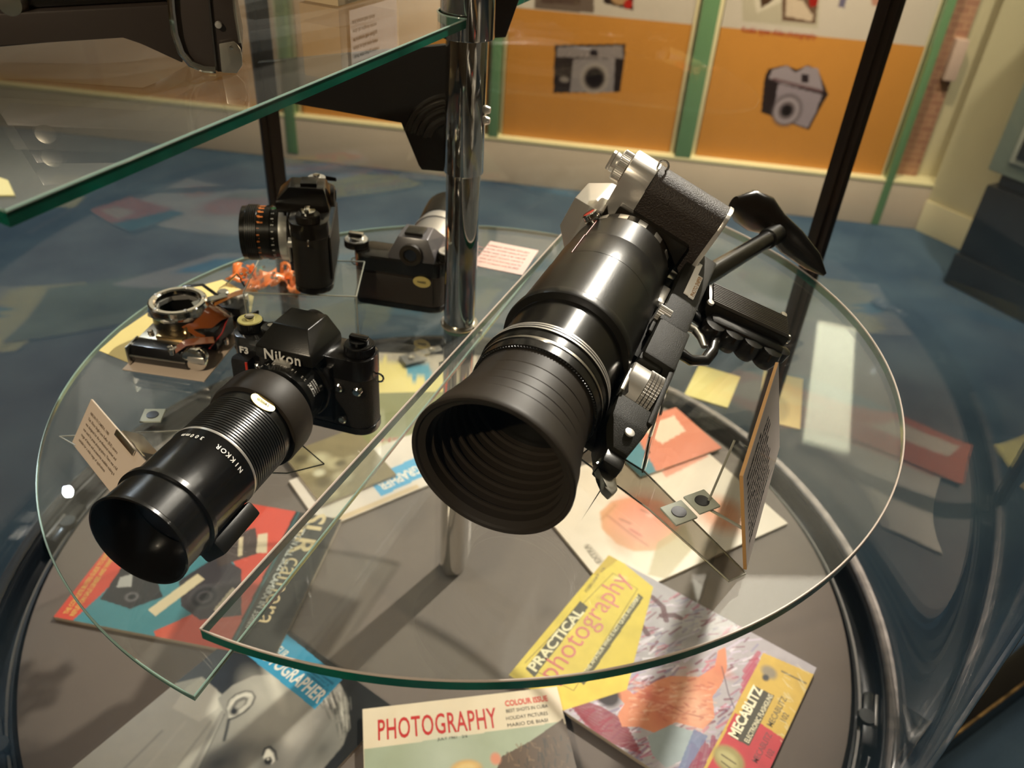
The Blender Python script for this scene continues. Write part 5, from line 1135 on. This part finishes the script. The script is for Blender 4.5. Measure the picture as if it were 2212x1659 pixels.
sm = fo.modifiers.new('thick', 'SOLIDIFY'); sm.thickness = .0006
for i in range(14):
    x = -.045 + .09 * RNG.random(); y = -.015 + .03 * RNG.random(); mb = MB(); mb.lathe([(0, 0), (.0022, 0), (.0018, .0012), (0, .0016)], M_chrome, Matrix.Translation((x, y, .0095)), 10); mb.build('solder_dot', FX)
mb = MB(); mb.box((.030, .016, .006), (.020, .012, .001), mat('green_tab', (.05, .42, .28), .4), .0003); mb.build('green_tab', FX)

# ---------------------------------------------------------------- cards and stands on the left shelf
def board3(name, O, X, U, w, h, th, label, cat, front=M_card, edge=None, group=None):
    X = np.array(X) / np.linalg.norm(X); U = np.array(U) - X * np.dot(X, U); U /= np.linalg.norm(U); N = np.cross(X, U)
    o = empty(name, basis(O, X, U, N), label, cat, group)
    mb = MB(); mb.box((w / 2, h / 2, -th / 2), (w, h, th), edge or front, .0002); mb.build('board', o)
    mb = MB(); mb.box((w / 2, h / 2, .00008), (w - .0006, h - .0006, .0001), front); mb.build('paper_face', o)
    return o, N
p0 = at(155, 957, ZL + .0008); p1 = at(240, 1065, ZL + .0008); X = p1 - p0
lo, hi = .0, .12                                # card top-left corner: on its pixel ray, square to the foot
best = min(np.linspace(.02, .12, 300), key=lambda z: abs(np.dot(at(197, 862, ZL + z) - p0, X)))
tl = at(197, 862, ZL + best); hcard = float(np.linalg.norm(tl - p0))
IC, N_ = board3('caption_card', p0, X, tl - p0, .118, hcard, .0016, 'cream caption card about the black camera, leaning on a silver clip at left', 'card', M_card)
lines = ['NIKON F3 CAMERA, 1980', 'This 35mm Single Lens Reflex (SLR) camera', 'was designed for the professional market and', 'was used by press photographers. There was a full', 'range of lenses and accessories available making it', 'suitable for a wide range of applications']
mi_ = mat('brown_ink', '#5A4636', .5)
for i, s in enumerate(lines): text(s, hcard * .078, mi_, IC, Matrix.Translation((.008, hcard * (.76 - i * .118), .0002)), 'lettering', .006, sx=.98)
pc = np.array(p0) + (X / np.linalg.norm(X)) * .042
Xn = X / np.linalg.norm(X); Nb = -np.array(N_)
U_ = (tl - p0) / hcard
ck = np.array(p0) + Xn * .070 + U_ * (hcard * .92)
CLP = empty('bulldog_clip', basis(ck, Xn, U_, N_), 'silver metal clip gripping the back of the leaning caption card', 'clip')
mb = MB(); mb.hull([(-.018, -.010, -.003), (.018, -.010, -.003), (-.018, .004, -.003), (.018, .004, -.003), (-.018, .002, -.022), (.018, .002, -.022), (-.018, -.014, -.020), (.018, -.014, -.020)], M_steel, .002); mb.build('body', CLP)
mb = MB(); mb.box((0, .0015, .0012), (.034, .005, .0010), M_chrome, .0003); mb.box((.004, .001, -.0035), (.040, .005, .0022), M_chrome, .0008); mb.build('jaw', CLP)
mb = MB(); mb.tube([(.016, -.002, -.012), (.026, -.002, -.018), (.034, -.006, -.020), (.030, -.012, -.020), (.018, -.010, -.014)], .0012, M_chrome, 8); mb.build('wire_handle', CLP)
# pink-printed card behind the pole
q0, q1, q3 = at(1128, 594, ZL + .0012), at(1030, 574, ZL + .0012), at(1165, 541, ZL + .0012)
X2 = q1 - q0; w2 = float(np.linalg.norm(X2)) * 1.12; X2 /= np.linalg.norm(X2); U2 = np.array([X2[1], -X2[0], 0]); h2 = float(np.dot(q3 - q0, U2))
if h2 < 0: U2 = -U2; h2 = -h2
o = empty('caption_card', basis(q0, X2, U2, np.cross(X2, U2)), 'pinkish caption card lying flat right of the pole, print upside down', 'card')
sg = 1 if np.cross(X2, U2)[2] > 0 else -1
mb = MB(); mb.box((w2 / 2, h2 / 2, -sg * .0006), (w2, h2, .0011), mat('pink_card', '#E6C8BC', .6), .0003); mb.build('board', o)
for i in range(6): text(['HELIOS ZOOM CAMERA', 'This Russian 35mm camera was sold in', 'Britain as a low cost reflex and used', 'a screw mount. The lens is a zoom', 'of the period and its case is lost', 'Gift of the museum friends'][i], .0055, mat('pink_ink', '#C88078', .5), o, Matrix.Translation((.008, h2 * (.80 - .13 * i), sg * .0002)), 'lettering', .004, sx=.95)

def pad(px, py, z, ang, label, m_=None):
    P = at(px, py, z + .0048); M = Matrix.Translation(V(P)) @ Matrix.Rotation(ang, 4, 'Z')
    o = empty('fixing_pad', M, label, 'fixing pad', 'pale square fixing pads')
    mb = MB(); mb.box((0, 0, 0), (.018, .018, .0018), mat('pale_pad', '#C8D0C4', .45), .0006); mb.build('plate', o)
    mb = MB(); mb.lathe([(0, .0009), (.0052, .0009), (.0050, .0016), (0, .0018)], mat('pad_stud', (.06, .06, .065), .3, metal=.5), I4, 24); mb.build('stud', o)
pad(330, 898, ZL, .05, 'pale square fixing pad with a dark stud, on the left shelf above the caption card')
pad(1466, 1108, ZR, .45, 'pale fixing pad with dark stud on the right shelf, the nearer of two')
pad(1516, 1084, ZR, .45, 'pale fixing pad with dark stud on the right shelf, touching the standing card side')
# acrylic foot plates
def foot(pts, z, label, th=.003, m_=None):
    P = [at(x, y, z + th) for x, y in pts]; o_ = P[0] * [1, 1, 0] + [0, 0, z]
    o = empty('acrylic_plate', Matrix.Translation(V(o_)), label, 'display stand', 'clear acrylic display stands')
    mb = MB(); mb.prism([(p[0] - o_[0], p[1] - o_[1]) for p in P], .0004, th, m_ or M_acrylic); mb.build('plate', o)
    mb = MB(); n = len(P)
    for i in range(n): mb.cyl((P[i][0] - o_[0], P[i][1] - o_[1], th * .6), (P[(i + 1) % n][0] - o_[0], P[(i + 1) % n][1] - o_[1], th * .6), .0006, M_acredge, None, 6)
    mb.build('polished_edge', o); return o, o_
foot([(128, 940), (345, 930), (600, 915), (700, 1000), (620, 1020), (250, 1010)], ZL, 'clear acrylic base plate on the left shelf under the long lens')
# cradle under the long lens
P = at(500, 1170, ZL + .003); zb0 = .0
lc = fN + bN * (LN * .36); lowz = lc[2] - .047
o = empty('acrylic_rest', basis((lc[0], lc[1], ZL + .0032), xN, np.cross([0, 0, 1], xN), (0, 0, 1)), 'small clear acrylic rest holding up the tripod foot of the long lens', 'display stand', 'clear acrylic display stands')
hh = max(.004, lowz - ZL - .0036); mb = MB(); mb.box((0, 0, hh / 2), (.034, .03, hh), M_acrylic); mb.build('block', o)
# stand under the rifle camera
STD, so = foot([(1290, 952), (1395, 1018), (1612, 1236), (1576, 1252), (1400, 1095), (1250, 985)], ZR, 'bent clear acrylic strip standing on the right shelf under the rifle camera', m_=M_tintacr)
pa = at(1388, 1020, ZR + .003); pb = pa + np.array([.028, .075, 0]); dv = (pb - pa) / np.linalg.norm(pb - pa)
Mst = basis(pa - so, dv, (0, 0, 1), np.cross(dv, [0, 0, 1]))
mb = MB(); mb.box((.038, .016, 0), (.076, .032, .003), M_acrylic, 0, Mst); mb.build('upright', STD)
mb = MB()
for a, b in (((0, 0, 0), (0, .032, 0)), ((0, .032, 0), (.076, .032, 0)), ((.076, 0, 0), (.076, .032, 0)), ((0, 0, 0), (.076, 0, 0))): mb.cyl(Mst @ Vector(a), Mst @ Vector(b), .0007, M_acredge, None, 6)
mb.build('upright_edge', STD)
# standing text card at right
cC, cD = at(1613, 1231, ZR + .0005), at(1684, 966, ZR + .0005); Xc = cD - cC; wc = float(np.linalg.norm(Xc))
def solve(px, py, ref):
    d = ray(px, py); t = np.dot(ref - CC, Xc) / np.dot(d, Xc); return CC + d * t
cB = solve(1605, 1028, cC); cA = solve(1687, 748, cD); Uc = ((cB - cC) + (cA - cD)) / 2
Uc = cB - cC; hc = float(np.linalg.norm(Uc)); print('CARD', wc, hc, cB, cA, Uc / hc)
Nn = np.cross(Xc, Uc); 
TCD, Nt = board3('text_card', cC, Xc, Uc, wc, hc, .0022, 'white text card with a tan edge standing nearly edge-on at the right', 'card', mat('white_card', '#E6D6CC', .6), M_tan)
sg = 1
for i in range(11):
    s = ['PHOTO SNIPER CAMERA, 1980', 'This camera was made in the USSR by KMZ and was', 'sold as a complete outfit in a metal case. The telephoto', 'lens is held on a rifle style stock with a shoulder rest and', 'pistol grip so that it can be aimed quickly at wildlife', 'or sport. Pulling the trigger closes the lens to the', 'chosen aperture and fires the shutter of the camera', 'in one movement. Focusing is by the large wheel below', 'the lens barrel and the outfit was supplied with filters', 'spare film cassettes and a set of small screwdrivers', 'It weighs about three and a half kilograms in its case.'][i]
    text(s, hc * .052, M_ink, TCD, Matrix.Translation((.010, hc * (.84 - .066 * i), .0003)), 'lettering', .01, sx=.95)
# easel holding the card
e0 = at(1524, 1098, ZR); e1_ = at(1590, 1136, ZR)
o = empty('acrylic_easel', basis(e0, (1, 0, 0), (0, 1, 0), (0, 0, 1)), 'small clear acrylic easel behind the standing text card', 'display stand', 'clear acrylic display stands')
ev = e1_ - e0; ev /= np.linalg.norm(ev); ew = np.array([-ev[1], ev[0], 0])
Me = basis((0, 0, .001), ev, (ew * .35 + np.array([0, 0, .94])), np.cross(ev, ew * .35 + np.array([0, 0, .94])))
mb = MB(); mb.box((.015, .026, 0), (.030, .052, .0022), M_acrylic, 0, Me); mb.build('plate', o)
mb = MB(); mb.cyl(Me @ Vector((0, 0, 0)), Me @ Vector((0, .052, 0)), .0009, M_acredge, None, 6); mb.cyl(Me @ Vector((0, 0, 0)), Me @ Vector((.032, 0, 0)), .0011, M_acredge, None, 6); mb.build('polished_edge', o)
# steel bracket with bolts on the turntable behind the pole foot
P = at(893, 782, 0); M = Matrix.Translation((P[0], P[1], .0025)) @ Matrix.Rotation(.5, 4, 'Z')
o = empty('steel_bracket', M, 'grey steel bracket with two bolt holes on the yellow poster, left of the pole', 'bracket')
mb = MB(); mb.box((0, 0, .006), (.042, .030, .003), mat('grey_steel', (.30, .29, .28), .4, metal=.7), .0008); mb.box((0, .016, .003), (.042, .003, .006), mat('grey_steel', (.3, .29, .28), .4), .0005); mb.box((.04, .012, .004), (.045, .016, .002), mat('grey_steel', (.3, .29, .28), .4), .0005); mb.build('plate', o)
for x, y in ((-.004, 0), (.044, .012)): mb = MB(); mb.lathe([(0, 0), (.006, 0), (.006, .003), (.0025, .0034), (0, .002)], M_steel, Matrix.Translation((x, y, .0075 if x < .01 else .005)), 18); mb.build('bolt', o)

# ================================================================== things on the top shelf
M_gunmetal = mat('dark_brown_metal', (0.040, 0.030, 0.025), .38, metal=.2, bump=.05)
gp = at(480, 156, ZT + .0006); gn = np.array([.22, -1.0, 0]); gn /= np.linalg.norm(gn); gx = np.array([-gn[1], gn[0], 0]); gx = gx if gx[0] > 0 else -gx
MGn = basis(gp, gx, (0, 0, 1), np.cross(gx, [0, 0, 1]))
def gq(px, py, off=0.0):
    P = onpl(px, py, gp - gn * off, gn) - gp; return float(P @ gx), float(P[2])
zf_ = 1 if np.dot(np.cross(gx, [0, 0, 1]), gn) > 0 else -1
GC = empty('cine_camera', MGn, 'dark brown gun-like cine camera with chrome edging on the top glass shelf', 'camera')
body = [gq(*p) for p in ((366, -60), (372, 30), (380, 78), (398, 120), (425, 143), (462, 149), (470, 157), (513, 155), (522, 138), (524, 104), (512, 40), (503, -60))]
mb = MB(); mb.prism(body, -zf_ * .0005, -zf_ * .052, M_gunmetal, I4, .0015); GB = mb.build('body', GC)
mb = MB(); mb.tube([(*gq(x, y), zf_ * .0012) for x, y in ((366, -60), (371, 20), (378, 72), (392, 112), (412, 136), (440, 147), (466, 149))], .0024, M_chrome, 10); mb.build('chrome_edging', GC)
mb = MB(); mb.tube([(*gq(x, y), zf_ * .0008) for x, y in ((449, -60), (452, 0), (458, 60), (468, 150))], .0007, M_ink, 6); mb.tube([(*gq(x, y), zf_ * .0006) for x, y in ((500, -60), (506, 20), (518, 92))], .0010, M_steel, 6); mb.build('seam', GC)
x_, y_ = gq(472, 53); mb = MB(); mb.lathe([(0, 0), (.0022, 0), (.0018, .0014), (0, .0018)], M_satchrome, Matrix.Translation((x_, y_, zf_ * .0008)) @ (I4 if zf_ > 0 else Matrix.Rotation(pi, 4, 'X')), 18); mb.build('rivet', GC)
lt = [gq(*p) for p in ((473, 92), (505, 86), (512, 92), (520, 104), (523, 120), (524, 138), (512, 156), (479, 154))]
mb = MB(); mb.prism(lt, zf_ * .0006, zf_ * .0032, M_steel, I4, .0008); x_, y_ = gq(500, 100); mb.lathe([(0, .003), (.0012, .0034), (0, .004)], M_chrome, Matrix.Translation((x_, y_, 0)), 12); mb.build('latch', GC)
bar = [gq(*p) for p in ((-60, 36), (368, 13), (390, 80), (394, 141), (300, 97), (264, 80), (-60, 111))]
mb = MB(); mb.prism(bar, -zf_ * .004, -zf_ * .040, M_gunmetal, I4, .0012); mb.build('barrel_housing', GC)
up = [gq(*p) for p in ((-60, -80), (366, -80), (367, 10), (-60, 33))]
mb = MB(); mb.prism(up, -zf_ * .012, -zf_ * .040, M_black, I4, .001); x_, y_ = gq(18, 14); mb.lathe([(0, 0), (.008, 0), (.008, .004), (.006, .008), (0, .009)], M_steel, Matrix.Translation((x_, y_, -zf_ * .012)) @ (I4 if zf_ > 0 else Matrix.Rotation(pi, 4, 'X')), 28); mb.build('upper_housing', GC)
# its clear stand: two bent strips
mb = MB()
for xs in (((123, 98), (126, 130), (140, 175), (188, 218)), ((262, 92), (268, 130), (275, 170), (285, 222))):
    pass
mb.bm.free()
# small boxes and card on the top shelf
bx0, bx1, bx2 = at(640, 3, ZT), at(731, 17, ZT), at(860, -18, ZT); X5 = bx2 - bx1; w5 = float(np.linalg.norm(X5)); X5 /= w5; Y5 = np.array([-X5[1], X5[0], 0])
M5 = basis(bx1, X5, Y5, (0, 0, 1)); o = empty('carton', M5, 'small cream cardboard carton standing on the top shelf beside the chrome collar', 'box')
dp = float((bx0 - bx1) @ Y5); mb = MB(); mb.box((w5 / 2, abs(dp) / 2, .031), (w5, abs(dp), .060), mat('cream_carton', '#D9BE96', .6), .0006); mb.build('carton_body', o)
mb = MB(); mb.box((w5 * .55, -.0008, .030), (w5 * .8, .0008, .052), mat('white_card', '#E6D6CC', .6)); mb.build('pasted_label', o)
for i in range(6): text(['A small hand held camera', 'used with spring motors', 'made in the early years', 'of amateur film making', 'with its original carton', 'and instruction book'][i], .0046, M_ink, o, Matrix.Translation((w5 * .18, -.0014, .048 - .007 * i)) @ Matrix.Rotation(pi / 2, 4, 'X'), 'lettering', .01, sx=.9)
p = [at(x, y, ZT + .0004) for x, y in ((-40, 372), (18, 392), (33, 424), (-30, 424))]
mb = MB(); mb.prism([(a[0], a[1]) for a in p], ZT + .0004, ZT + .001, mat('yellow_label', '#E6DC94', .5)); tag(mb.build('yellow_label'), 'pale yellow label at the near corner of the top glass shelf', 'label')
# ---------------------------------------------------------------- ceiling lamp whose image lies in the right shelf
LQ = []
for (x, y) in ((1735, 690), (1860, 700), (1850, 960), (1755, 955)):
    P = at(x, y, ZR); D = ray(x, y) * [1, 1, -1]; LQ.append(P + D * (1.96 - ZR) / D[2])
cx_ = sum(p[0] for p in LQ) / 4; cy_ = sum(p[1] for p in LQ) / 4; an_ = atan2(LQ[1][1] - LQ[2][1], LQ[1][0] - LQ[2][0])
o = empty('ceiling_light', Matrix.Translation((cx_, cy_, 1.999)) @ Matrix.Rotation(an_, 4, 'Z'), 'long pale ceiling light seen only as a soft image in the right glass shelf', 'ceiling light')
Lw = hypot(LQ[1][0] - LQ[2][0], LQ[1][1] - LQ[2][1]); Ld = hypot(LQ[3][0] - LQ[2][0], LQ[3][1] - LQ[2][1])
mb = MB(); mb.box((0, 0, -.012), (Lw + .04, Ld + .04, .022), M_ceil, .004); mb.build('frame', o)
mb = MB(); mb.box((0, 0, -.026), (Lw, Ld, .006), mat('lamp_diffuser', (.8, .8, .7), .5, emis=(1.0, .93, .66), estr=2.6), .002); mb.build('diffuser', o)
